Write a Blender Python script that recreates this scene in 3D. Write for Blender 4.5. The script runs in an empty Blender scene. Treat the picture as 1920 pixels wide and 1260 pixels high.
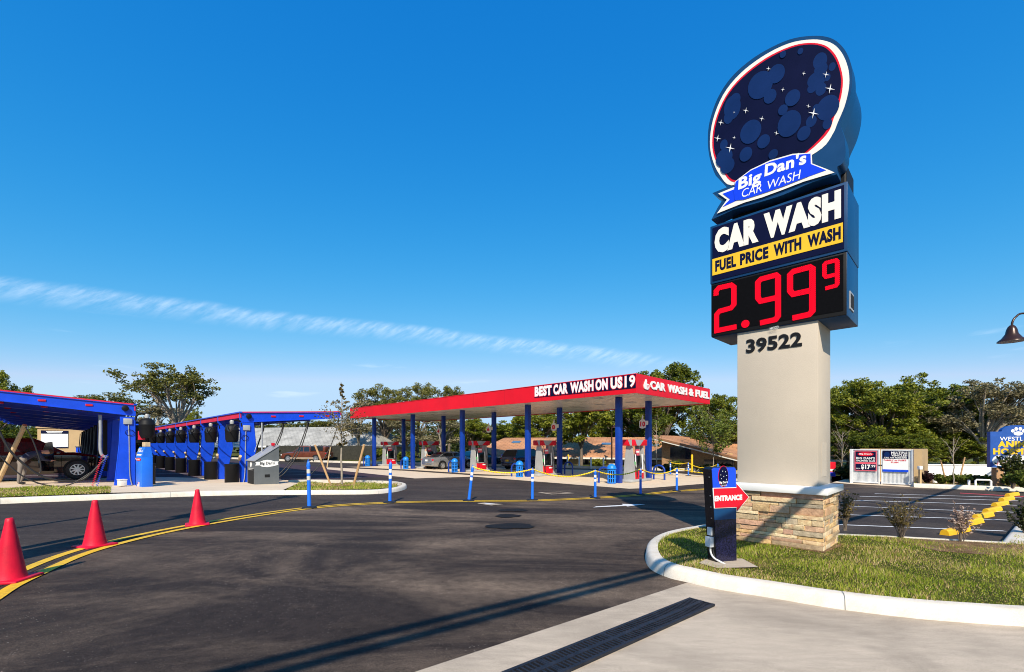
import bpy, bmesh, math, random
import numpy as np
from mathutils import Vector, Matrix
SC = bpy.context.scene
COL = SC.collection
R = math.radians
# ------------------------------------------------------------------ camera
F, CX, H = 855.0, 960.0, 833.0          # focal length / principal column / horizon row in photo pixels
CAMZ, SLOPE, VMAX, VMIN = 1.55, 0.027, 20.0, -10.0
cd = bpy.data.cameras.new('camera'); cam = bpy.data.objects.new('camera', cd); COL.objects.link(cam)
cam.location = (0, 0, CAMZ); cam.rotation_euler = (R(90), 0, 0)
cd.sensor_width = 36; cd.lens = 36*F/1920; cd.shift_y = (H-630)/1920
cd.clip_start = 0.05; cd.clip_end = 3000
SC.camera = cam
# ------------------------------------------------------------------ sun, sky, exposure
SUN_EL, SUN_AZ = R(39.5), R(0.5)            # light travels towards +Y, a little to the right
sl = bpy.data.lights.new('sun', 'SUN'); sun = bpy.data.objects.new('sun', sl); COL.objects.link(sun)
sl.energy = 5.0; sl.angle = R(0.45); sl.color = (1.0, 0.91, 0.76)
LD = Vector((math.sin(SUN_AZ)*math.cos(SUN_EL), math.cos(SUN_AZ)*math.cos(SUN_EL), -math.sin(SUN_EL)))
sun.rotation_euler = LD.to_track_quat('-Z', 'Y').to_euler(); sun.location = (0, -20, 30)
SKY = ((2.4, 21.0), (.80, 5.9), (.36, 6.15))
W = bpy.data.worlds.new('World'); SC.world = W; W.use_nodes = True
nt = W.node_tree; N = nt.nodes; L = nt.links
N.clear()
out = N.new('ShaderNodeOutputWorld'); bg = N.new('ShaderNodeBackground'); L.new(bg.outputs[0], out.inputs[0])
sky = N.new('ShaderNodeTexSky'); sky.sky_type = 'NISHITA'; sky.sun_disc = False
sky.sun_elevation = SUN_EL; sky.sun_rotation = math.atan2(-LD.x, -LD.y) % (2*math.pi)
sky.air_density = 1.0; sky.dust_density = 0.25; sky.ozone_density = 1.6
# lift the deep zenith towards a clear winter blue and keep the horizon pale blue rather than yellow
pre = N.new('ShaderNodeVectorMath'); pre.operation = 'SCALE'; pre.inputs['Scale'].default_value = .1; L.new(sky.outputs[0], pre.inputs[0])
sep = N.new('ShaderNodeSeparateColor'); L.new(pre.outputs[0], sep.inputs[0]); hs = N.new('ShaderNodeCombineColor')
for i, (g_, m_) in enumerate(SKY):
    pw_ = N.new('ShaderNodeMath'); pw_.operation = 'POWER'; L.new(sep.outputs[i], pw_.inputs[0]); pw_.inputs[1].default_value = g_
    ml_ = N.new('ShaderNodeMath'); ml_.operation = 'MULTIPLY'; L.new(pw_.outputs[0], ml_.inputs[0]); ml_.inputs[1].default_value = m_; mn_ = N.new('ShaderNodeMath'); mn_.operation = 'MINIMUM'; L.new(ml_.outputs[0], mn_.inputs[0]); mn_.inputs[1].default_value = (2.9, 4.2, 5.6)[i]; L.new(mn_.outputs[0], hs.inputs[i])
bg.inputs['Strength'].default_value = 0.145
# thin feathered trail of high cloud, laid along a great circle of the sky
def pdir(px, py): return Vector(((px-CX)/F, 1, -(py-H)/F)).normalized()
ca, cb = pdir(0, 530), pdir(1300, 680)
cn = ca.cross(cb).normalized(); ct = (cb-ca).normalized()
tc = N.new('ShaderNodeTexCoord')
def vm(op, a, b=None):
    n = N.new('ShaderNodeVectorMath'); n.operation = op; L.new(a, n.inputs[0])
    if b is not None: n.inputs[1].default_value = b
    return n
def mt(op, a, b, clamp=False):
    n = N.new('ShaderNodeMath'); n.operation = op; n.use_clamp = clamp
    for i, q in enumerate((a, b)):
        if isinstance(q, (int, float)): n.inputs[i].default_value = q
        else: L.new(q, n.inputs[i])
    return n.outputs[0]
def mr(x, a, b, c=0, d=1):
    n = N.new('ShaderNodeMapRange'); n.interpolation_type = 'SMOOTHSTEP'; L.new(x, n.inputs[0])
    for i, q in enumerate((a, b, c, d)): n.inputs[i+1].default_value = q
    return n.outputs[0]
dn = vm('DOT_PRODUCT', tc.outputs['Generated'], cn).outputs['Value']
dt = vm('DOT_PRODUCT', tc.outputs['Generated'], ct).outputs['Value']
comb = N.new('ShaderNodeCombineXYZ')
L.new(mt('ADD', mt('MULTIPLY', dt, 26), mt('MULTIPLY', dn, 30)), comb.inputs[0]); L.new(mt('MULTIPLY', dn, 14), comb.inputs[1])
nz = N.new('ShaderNodeTexNoise'); nz.inputs['Scale'].default_value = 2.2; nz.inputs['Detail'].default_value = 7; nz.inputs['Roughness'].default_value = .62
L.new(comb.outputs[0], nz.inputs['Vector'])
nz2 = N.new('ShaderNodeTexNoise'); nz2.inputs['Scale'].default_value = 5; nz2.inputs['Detail'].default_value = 3
L.new(tc.outputs['Generated'], nz2.inputs['Vector'])
wob = mt('MULTIPLY', mt('SUBTRACT', nz2.outputs[0], .5), .022)
dd = mt('ADD', dn, wob)
sgn_up = 1 if cn.z > 0 else -1
up = mt('MULTIPLY', dd, sgn_up)
band = mt('MULTIPLY', mr(up, -.034, -.002), mr(up, .013, -.001))
fade = mt('MULTIPLY', mr(dt, cb.dot(ct)+.02, cb.dot(ct)-.14), 1.0)
hole = mr(nz.outputs[0], .32, .74, .10, 1)
den = mt('MULTIPLY', mt('MULTIPLY', band, fade), mt('MULTIPLY', hole, .33))
# a few faint wisps low over the canopy
gl = N.new('ShaderNodeTexNoise'); gl.inputs['Scale'].default_value = 3; gl.inputs['Detail'].default_value = 6
mp = N.new('ShaderNodeMapping'); mp.inputs['Scale'].default_value = (2, 2, 14); L.new(tc.outputs['Generated'], mp.inputs[0]); L.new(mp.outputs[0], gl.inputs['Vector'])
sx = N.new('ShaderNodeSeparateXYZ'); L.new(tc.outputs['Generated'], sx.inputs[0])
low = mt('MULTIPLY', mr(sx.outputs[2], .06, .10), mr(sx.outputs[2], .26, .14))
den = mt('ADD', den, mt('MULTIPLY', mt('MULTIPLY', mr(gl.outputs[0], .62, .78), low), .22), True)
mx = N.new('ShaderNodeMix'); mx.data_type = 'RGBA'; L.new(den, mx.inputs[0]); L.new(hs.outputs[0], mx.inputs[6]); mx.inputs[7].default_value = (6.6, 7.2, 7.9, 1)
L.new(mx.outputs[2], bg.inputs['Color'])
SC.view_settings.view_transform = 'Standard'; SC.view_settings.look = 'None'
SC.view_settings.exposure = 0.30; SC.view_settings.gamma = 1
try: SC.cycles.filter_width = 1.0; SC.cycles.max_bounces = 6; SC.cycles.transparent_max_bounces = 6
except Exception: pass

# ------------------------------------------------------------------ geometry of the site
EX = Vector((.705, -.709)); EX.normalize()          # site axes: EX along the fuel canopy (towards the road), EY into the lot
EY = Vector((-EX.y, EX.x))
ANG = math.atan2(EX.y, EX.x)
DL = -EX
def gz(x, y): return -SLOPE*min(max(x*EY.x+y*EY.y, VMIN), VMAX)
def G(px, py, dz=0.0):
    """photo pixel -> point of the gently falling ground (dz above it)"""
    a, b = (px-CX)/F, (py-H)/F
    k = EY.x*a+EY.y; c = CAMZ-dz
    y = c/(b-SLOPE*k)
    if y < 0 or y*k > VMAX: y = (c+SLOPE*VMAX)/b
    elif y*k < VMIN: y = (c+SLOPE*VMIN)/b
    return Vector((a*y, y, gz(a*y, y)+dz))
def at(px, y, z=None):
    x = (px-CX)/F*y
    return Vector((x, y, gz(x, y) if z is None else z))
def pl(px, py, P0, d):
    """photo pixel -> (distance along d, world z) on the vertical plane through P0 along d"""
    a = (px-CX)/F
    t = (a*P0[1]-P0[0])/(d.x-a*d.y)
    y = P0[1]+t*d.y
    return t, CAMZ-(py-H)/F*y
def top_h(p, py): return (CAMZ-(py-H)/F*p.y)-p.z   # height above p of a pixel row
rnd = random.Random(7)

# ------------------------------------------------------------------ materials
MATS = {}
def nn(t, typ, **kw):
    n = t.nodes.new(typ)
    for k, v in kw.items():
        if k in n.inputs: n.inputs[k].default_value = v
        else: setattr(n, k, v)
    return n
def ramp(t, src, stops):
    r = t.nodes.new('ShaderNodeValToRGB'); e = r.color_ramp.elements
    while len(e) < len(stops): e.new(0.5)
    for el, (p, c) in zip(e, stops): el.position = p; el.color = (*c, 1) if len(c) == 3 else c
    t.links.new(src, r.inputs[0]); return r.outputs[0]
def mixc(t, fac, a, b, mode='MIX'):
    m = t.nodes.new('ShaderNodeMix'); m.data_type = 'RGBA'; m.blend_type = mode
    for i, q in ((0, fac), (6, a), (7, b)):
        if isinstance(q, (int, float)): m.inputs[i].default_value = q
        elif isinstance(q, tuple): m.inputs[i].default_value = (*q, 1) if len(q) == 3 else q
        else: t.links.new(q, m.inputs[i])
    return m.outputs[2]
def newmat(name):
    m = bpy.data.materials.new(name); m.use_nodes = True
    return m, m.node_tree, m.node_tree.nodes['Principled BSDF']
def M(name, c=(.5, .5, .5), rough=.5, metal=0, var=.12, vs=2.5, bump=0.0, bs=60, spec=.5, coat=0, emit=None, es=1.0):
    if name in MATS: return MATS[name]
    m, t, p = newmat(name)
    tcn = nn(t, 'ShaderNodeTexCoord')
    n1 = nn(t, 'ShaderNodeTexNoise', Scale=vs, Detail=6.0, Roughness=.6); t.links.new(tcn.outputs['Object'], n1.inputs['Vector'])
    lo = tuple(q*(1-var) for q in c); hi = tuple(min(1, q*(1+var)) for q in c)
    cc = ramp(t, n1.outputs[0], [(.3, lo), (.7, hi)])
    t.links.new(cc, p.inputs['Base Color'])
    rr = nn(t, 'ShaderNodeMapRange'); t.links.new(n1.outputs[0], rr.inputs[0]); rr.inputs[3].default_value = max(0, rough-.08); rr.inputs[4].default_value = min(1, rough+.08)
    t.links.new(rr.outputs[0], p.inputs['Roughness'])
    p.inputs['Metallic'].default_value = metal; p.inputs['Specular IOR Level'].default_value = spec
    if coat: p.inputs['Coat Weight'].default_value = coat; p.inputs['Coat Roughness'].default_value = .05
    if emit: p.inputs['Emission Color'].default_value = (*emit, 1); p.inputs['Emission Strength'].default_value = es
    if bump:
        n2 = nn(t, 'ShaderNodeTexNoise', Scale=bs, Detail=4.0); t.links.new(tcn.outputs['Object'], n2.inputs['Vector'])
        b = nn(t, 'ShaderNodeBump', Strength=bump, Distance=.01); t.links.new(n2.outputs[0], b.inputs['Height']); t.links.new(b.outputs[0], p.inputs['Normal'])
    MATS[name] = m; return m
def pos(t, sc=(1, 1, 1), rot=0):
    g = nn(t, 'ShaderNodeNewGeometry'); mp = nn(t, 'ShaderNodeMapping')
    mp.inputs['Scale'].default_value = sc; mp.inputs['Rotation'].default_value = (0, 0, rot)
    t.links.new(g.outputs['Position'], mp.inputs[0]); return mp.outputs[0]
def noise(t, v, s, d=6.0, r=.6, dist=0.0):
    n = nn(t, 'ShaderNodeTexNoise', Scale=s, Detail=d, Roughness=r, Distortion=dist); t.links.new(v, n.inputs['Vector']); return n.outputs[0]
def mathn(t, op, a, b):
    n = nn(t, 'ShaderNodeMath', operation=op)
    for i, q in enumerate((a, b)):
        if isinstance(q, (int, float)): n.inputs[i].default_value = q
        else: t.links.new(q, n.inputs[i])
    return n.outputs[0]
def asphalt_mat(name, base, dust, amount):
    m, t, p = newmat(name)
    sweep = noise(t, pos(t, (.11, .30, 1), R(-28)), 1.0, 8, .62, 2.2)
    blot = noise(t, pos(t), .55, 5, .6, .6)
    fine = noise(t, pos(t), 95, 3, .7)
    mid = noise(t, pos(t), 9, 5, .65)
    c = mixc(t, ramp(t, sweep, [(.42, (0, 0, 0)), (.66, (amount,)*3)]), base, dust)
    c = mixc(t, ramp(t, blot, [(.35, (.45,)*3), (.6, (0, 0, 0))]), c, tuple(q*.72 for q in base))
    c = mixc(t, .55, c, ramp(t, mid, [(.3, (.25,)*3), (.7, (.75,)*3)]), 'OVERLAY')
    c = mixc(t, .75, c, ramp(t, fine, [(.30, (.12,)*3), (.5, (.5,)*3), (.72, (.9,)*3)]), 'OVERLAY')
    # pale stones showing in the surface
    v = nn(t, 'ShaderNodeTexVoronoi', Scale=42.0); t.links.new(pos(t), v.inputs['Vector'])
    sp = mathn(t, 'MULTIPLY', ramp(t, v.outputs['Distance'], [(.10, (1, 1, 1)), (.24, (0, 0, 0))]), ramp(t, v.outputs['Color'], [(.66, (0, 0, 0)), (.80, (1, 1, 1))]))
    sp = mathn(t, 'MULTIPLY', sp, ramp(t, noise(t, pos(t), .5, 4), [(.42, (.05,)*3), (.62, (.85,)*3)]))
    c = mixc(t, sp, c, (.60, .50, .42))
    t.links.new(c, p.inputs['Base Color'])
    p.inputs['Roughness'].default_value = .85; p.inputs['Specular IOR Level'].default_value = .16
    b = nn(t, 'ShaderNodeBump', Strength=.55, Distance=.006); t.links.new(fine, b.inputs['Height']); t.links.new(b.outputs[0], p.inputs['Normal'])
    MATS[name] = m; return m
def concrete_mat(name, base, stain=.35):
    m, t, p = newmat(name)
    big = noise(t, pos(t), .8, 7, .62, .8); mid = noise(t, pos(t, (1, 4, 1), R(-36)), 3, 6, .65); fine = noise(t, pos(t), 130, 3)
    c = mixc(t, ramp(t, big, [(.30, (stain,)*3), (.58, (0, 0, 0))]), base, tuple(q*.60 for q in base))
    c = mixc(t, .30, c, ramp(t, mid, [(.3, (.3,)*3), (.7, (.7,)*3)]), 'OVERLAY')
    c = mixc(t, .30, c, ramp(t, fine, [(.3, (.2,)*3), (.7, (.8,)*3)]), 'OVERLAY')
    t.links.new(c, p.inputs['Base Color']); p.inputs['Roughness'].default_value = .85; p.inputs['Specular IOR Level'].default_value = .25
    b = nn(t, 'ShaderNodeBump', Strength=.35, Distance=.004); t.links.new(fine, b.inputs['Height']); t.links.new(b.outputs[0], p.inputs['Normal'])
    MATS[name] = m; return m
def ground_mat(name, c1, c2, c3, s=1.2, fs=70):
    m, t, p = newmat(name)
    a = noise(t, pos(t), s, 6, .65); b_ = noise(t, pos(t), fs, 4, .7)
    c = ramp(t, a, [(.3, c1), (.52, c2), (.72, c3)])
    c = mixc(t, .8, c, ramp(t, b_, [(.3, (.15,)*3), (.7, (.85,)*3)]), 'OVERLAY')
    t.links.new(c, p.inputs['Base Color']); p.inputs['Roughness'].default_value = .95; p.inputs['Specular IOR Level'].default_value = .1
    bb = nn(t, 'ShaderNodeBump', Strength=.8, Distance=.03); t.links.new(b_, bb.inputs['Height']); t.links.new(bb.outputs[0], p.inputs['Normal'])
    MATS[name] = m; return m
def paint_mat(name, c, wear):
    m, t, p = newmat(name)
    a = noise(t, pos(t), 14, 7, .7); f = noise(t, pos(t), 110, 3)
    k = mathn(t, 'MULTIPLY', ramp(t, a, [(.48, (0, 0, 0)), (.74, (1, 1, 1))]), wear)
    k2 = mathn(t, 'MULTIPLY', ramp(t, f, [(.56, (0, 0, 0)), (.66, (1, 1, 1))]), .35)
    cc = mixc(t, mathn(t, 'MAXIMUM', k, k2), c, (.05, .045, .04))
    t.links.new(cc, p.inputs['Base Color']); p.inputs['Roughness'].default_value = .65
    MATS[name] = m; return m
def leaf_mat(name, c1, c2, c3, trans=.3):
    m, t, p = newmat(name)
    tcn = nn(t, 'ShaderNodeTexCoord'); g = nn(t, 'ShaderNodeNewGeometry'); oi = nn(t, 'ShaderNodeObjectInfo')
    n1 = nn(t, 'ShaderNodeTexNoise', Scale=.9, Detail=4.0); t.links.new(tcn.outputs['Object'], n1.inputs['Vector'])
    f = mathn(t, 'ADD', mathn(t, 'MULTIPLY', n1.outputs[0], .55), mathn(t, 'MULTIPLY', g.outputs['Random Per Island'], .45))
    f = mathn(t, 'ADD', f, mathn(t, 'MULTIPLY', mathn(t, 'SUBTRACT', oi.outputs['Random'], .5), .22))
    c = ramp(t, f, [(.25, c1), (.5, c2), (.78, c3)])
    t.links.new(c, p.inputs['Base Color']); p.inputs['Roughness'].default_value = .55; p.inputs['Specular IOR Level'].default_value = .35
    tr = nn(t, 'ShaderNodeBsdfTranslucent'); t.links.new(c, tr.inputs[0])
    mx_ = nn(t, 'ShaderNodeMixShader'); mx_.inputs[0].default_value = trans
    t.links.new(p.outputs[0], mx_.inputs[1]); t.links.new(tr.outputs[0], mx_.inputs[2])
    t.links.new(mx_.outputs[0], t.nodes['Material Output'].inputs[0]); MATS[name] = m; return m
def stone_mat(name):
    m, t, p = newmat(name)
    g = nn(t, 'ShaderNodeNewGeometry'); tcn = nn(t, 'ShaderNodeTexCoord')
    c = ramp(t, g.outputs['Random Per Island'], [(0, (.20, .165, .115)), (.14, (.62, .40, .19)), (.30, (.27, .22, .16)), (.44, (.70, .50, .27)), (.58, (.50, .29, .20)), (.72, (.66, .42, .18)), (.86, (.72, .58, .38)), (1, (.34, .27, .19))])
    n1 = nn(t, 'ShaderNodeTexNoise', Scale=14.0, Detail=8.0, Roughness=.7); t.links.new(tcn.outputs['Object'], n1.inputs['Vector'])
    n2 = nn(t, 'ShaderNodeTexNoise', Scale=60.0, Detail=4.0); t.links.new(tcn.outputs['Object'], n2.inputs['Vector'])
    c = mixc(t, .7, c, ramp(t, n1.outputs[0], [(.3, (.25,)*3), (.7, (.75,)*3)]), 'OVERLAY')
    t.links.new(c, p.inputs['Base Color']); p.inputs['Roughness'].default_value = .9; p.inputs['Specular IOR Level'].default_value = .2
    h = mathn(t, 'ADD', mathn(t, 'MULTIPLY', n1.outputs[0], 1.0), mathn(t, 'MULTIPLY', n2.outputs[0], .3))
    b = nn(t, 'ShaderNodeBump', Strength=.9, Distance=.02); t.links.new(h, b.inputs['Height']); t.links.new(b.outputs[0], p.inputs['Normal'])
    MATS[name] = m; return m
def shingle_mat(name, c1, c2, row):
    m, t, p = newmat(name)
    tcn = nn(t, 'ShaderNodeTexCoord')
    br = nn(t, 'ShaderNodeTexBrick', Scale=1.0); br.inputs['Color1'].default_value = (*c1, 1); br.inputs['Color2'].default_value = (*c2, 1)
    br.inputs['Mortar'].default_value = (*[q*.5 for q in c1], 1); br.inputs['Mortar Size'].default_value = .03; br.inputs['Brick Width'].default_value = row*2.2; br.inputs['Row Height'].default_value = row
    t.links.new(tcn.outputs['Object'], br.inputs['Vector'])
    n1 = nn(t, 'ShaderNodeTexNoise', Scale=.7, Detail=6.0); t.links.new(tcn.outputs['Object'], n1.inputs['Vector'])
    c = mixc(t, .7, br.outputs[0], ramp(t, n1.outputs[0], [(.3, (.3,)*3), (.7, (.7,)*3)]), 'OVERLAY')
    t.links.new(c, p.inputs['Base Color']); p.inputs['Roughness'].default_value = .9; MATS[name] = m; return m
def led_mat(name, c, s):
    m, t, p = newmat(name)
    tcn = nn(t, 'ShaderNodeTexCoord'); v = nn(t, 'ShaderNodeTexVoronoi', Scale=46.0, Randomness=.05); t.links.new(tcn.outputs['Object'], v.inputs['Vector'])
    mp_ = nn(t, 'ShaderNodeMapping'); mp_.inputs['Rotation'].default_value = (0, R(45), 0); mp_.inputs['Scale'].default_value = (1, 0.02, 1); t.links.new(tcn.outputs['Object'], mp_.inputs[0]); t.links.new(mp_.outputs[0], v.inputs['Vector'])
    k = ramp(t, v.outputs['Distance'], [(.30, (1, 1, 1)), (.60, (.25,)*3)])
    t.links.new(mixc(t, 1.0, k, c, 'MULTIPLY'), p.inputs['Emission Color']); p.inputs['Emission Strength'].default_value = s
    p.inputs['Base Color'].default_value = (.02, .001, .002, 1); p.inputs['Roughness'].default_value = .8; p.inputs['Specular IOR Level'].default_value = 0; MATS[name] = m; return m

asphalt_mat('asphalt', (.034, .0245, .020), (.21, .15, .105), .85)
asphalt_mat('lot_asphalt', (.044, .033, .028), (.11, .085, .065), .6)
asphalt_mat('bay_asphalt', (.056, .034, .044), (.085, .055, .06), .4)
concrete_mat('concrete', (.49, .395, .295), .7); concrete_mat('apron_concrete', (.68, .54, .385), .22); concrete_mat('kerb_concrete', (.70, .625, .52), .5)
ground_mat('earth', (.07, .08, .02), (.10, .11, .03), (.17, .14, .05), .5, 20)
ground_mat('turf', (.035, .045, .006), (.075, .08, .012), (.20, .14, .05), 2.0, 50)
ground_mat('mulch', (.12, .065, .03), (.22, .13, .07), (.30, .2, .12), 4, 60)
paint_mat('yellow_line', (.80, .47, .012), .5); paint_mat('white_line', (.72, .70, .68), .5); paint_mat('red_line', (.55, .05, .06), .7)
stone_mat('ledgestone'); led_mat('led_red', (1, .004, .022), 1.35)
shingle_mat('orange_shingle', (.52, .25, .12), (.44, .20, .09), .3); shingle_mat('grey_shingle', (.40, .385, .35), (.35, .335, .30), .3)
M('navy', (.0025, .0045, .032), .55, var=.2, spec=.12); M('navy_face', (.0022, .0042, .030), .55, var=.15, spec=.1); M('sign_blue', (.004, .045, .135), .4, var=.1, spec=.35)
M('royal', (.003, .060, .62), .35, var=.12, coat=.1); M('royal_shade', (.004, .030, .36), .4); M('column_blue', (.003, .038, .30), .38, var=.1)
M('ribbon_blue', (.005, .045, .72), .35, var=.03); M('bubble', (.004, .022, .10), .55, var=.12, spec=.1)
M('white', (.80, .79, .76), .45, var=.04); M('offwhite', (.70, .66, .58), .6, var=.06); M('warm_white', (.82, .77, .68), .4, var=.03)
M('red', (.66, .006, .022), .42, var=.06, spec=.3); M('fascia_red', (.68, .005, .016), .42, var=.09, vs=.5, spec=.25); M('cone_red', (.60, .005, .030), .5, var=.22, vs=4, bump=.15, spec=.3); M('fabric_red', (.62, .012, .05), .8, var=.15, vs=1.2)
M('black', (.008, .008, .009), .55, spec=.2); M('gloss_black', (.008, .008, .011), .18, var=.3, vs=8); M('rubber', (.010, .010, .011), .6); M('hose', (.018, .016, .014), .5, bump=.3, bs=90)
M('yellow', (.80, .48, .01), .45, var=.06); M('chain_yellow', (.90, .60, .01), .45, var=.05); M('stop_yellow', (.82, .45, .008), .6, var=.15, bump=.2)
M('post_blue', (.012, .15, .72), .38, var=.06); M('can_blue', (.010, .20, .70), .4, var=.08); M('reflect', (.80, .80, .82), .3, var=.04); M('dirty_reflect', (.55, .53, .48), .4)
M('stucco', (.50, .425, .335), .85, var=.06, vs=.9, bump=.3, bs=120); M('tan', (.50, .34, .17), .85, var=.1, vs=1.5, bump=.2); M('tan_wall', (.52, .36, .20), .85, var=.1, vs=.8)
M('cap_white', (.74, .72, .68), .55, var=.05); M('grey', (.11, .12, .125), .5, var=.1); M('mid_grey', (.30, .31, .33), .45); M('light_grey', (.36, .355, .345), .45); M('steel', (.45, .46, .48), .35, metal=.8)
M('galv', (.68, .69, .69), .42, metal=.1, var=.1); M('dark_steel', (.020, .022, .030), .55, metal=.2, var=.4, vs=12, spec=.3); M('pit', (.004, .004, .004), .9)
M('soffit', (.66, .62, .58), .28, var=.06, vs=.5); M('bronze', (.045, .020, .012), .3, metal=.3); M('glass', (.012, .016, .020), .06, var=0, spec=.8); M('screen', (.006, .008, .010), .15)
M('wood', (.46, .27, .12), .8, var=.2, vs=6, bump=.3); M('pale_wood', (.55, .40, .22), .8, var=.2, vs=6, bump=.3); M('bark', (.15, .115, .085), .95, var=.4, vs=5, bump=.8, bs=14); M('pale_bark', (.30, .25, .19), .95, var=.3, vs=5, bump=.7, bs=14)
M('green', (.01, .3, .06), .5); M('pink_red', (.72, .10, .14), .5); M('fence_dark', (.03, .028, .02), .9, var=.4, vs=4); M('led_dark', (.003, .003, .004), .8, var=.4, vs=30, spec=.06)
M('maroon', (.007, .003, .004), .12, coat=.8); M('car_silver', (.30, .31, .33), .28, metal=.6, coat=.7); M('car_black', (.010, .011, .018), .2, coat=.8); M('car_teal', (.02, .06, .09), .25, coat=.8); M('car_navy', (.012, .018, .06), .2, coat=.8); M('truck_brown', (.13, .035, .018), .25, coat=.7); M('truck_tan', (.32, .24, .17), .35)
M('alloy', (.62, .62, .62), .25, metal=.7); M('lamp_red', (.55, .01, .02), .2); M('lamp_white', (.75, .75, .72), .15); M('skin', (.55, .30, .19), .6); M('hair', (.06, .035, .02), .8)
M('denim', (.03, .035, .05), .9); M('tee_grey', (.42, .43, .40), .9); M('khaki', (.20, .17, .14), .9); M('dark_shorts', (.03, .035, .05), .9); M('navy_shirt', (.025, .03, .06), .9)
M('shoe', (.03, .03, .03), .7); M('sky_panel', (.12, .22, .33), .2, metal=.3); M('brick_pier', (.42, .24, .12), .9, var=.3, vs=9, bump=.4)
leaf_mat('oak_leaf', (.045, .066, .006), (.145, .175, .010), (.32, .31, .03)); leaf_mat('olive_leaf', (.06, .07, .012), (.16, .155, .022), (.30, .26, .06))
leaf_mat('moss_leaf', (.11, .095, .045), (.21, .18, .085), (.34, .29, .16)); leaf_mat('fresh_leaf', (.05, .08, .008), (.12, .16, .018), (.24, .26, .04))
leaf_mat('dark_leaf', (.025, .036, .006), (.065, .08, .012), (.14, .14, .025)); leaf_mat('pink_leaf', (.25, .13, .09), (.55, .40, .32), (.75, .62, .52)); leaf_mat('maroon_leaf', (.02, .006, .008), (.05, .014, .016), (.09, .03, .03)); leaf_mat('twig_leaf', (.08, .06, .015), (.18, .13, .035), (.30, .22, .07))
leaf_mat('grass_blade', (.11, .18, .004), (.25, .33, .008), (.52, .50, .07), .3); leaf_mat('straw', (.28, .16, .06), (.48, .31, .14), (.70, .52, .28), .1)

def fabric_mat(name, c):
    m, t, p = newmat(name); n1 = noise(t, pos(t), 1.5); cc = mixc(t, n1, tuple(q*.85 for q in c), c)
    t.links.new(cc, p.inputs['Base Color']); p.inputs['Roughness'].default_value = .85
    tr = nn(t, 'ShaderNodeBsdfTranslucent'); t.links.new(cc, tr.inputs[0]); mx_ = nn(t, 'ShaderNodeMixShader'); mx_.inputs[0].default_value = .12
    t.links.new(p.outputs[0], mx_.inputs[1]); t.links.new(tr.outputs[0], mx_.inputs[2]); t.links.new(mx_.outputs[0], t.nodes['Material Output'].inputs[0]); MATS[name] = m
fabric_mat('roof_fabric', (.62, .014, .06))
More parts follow.
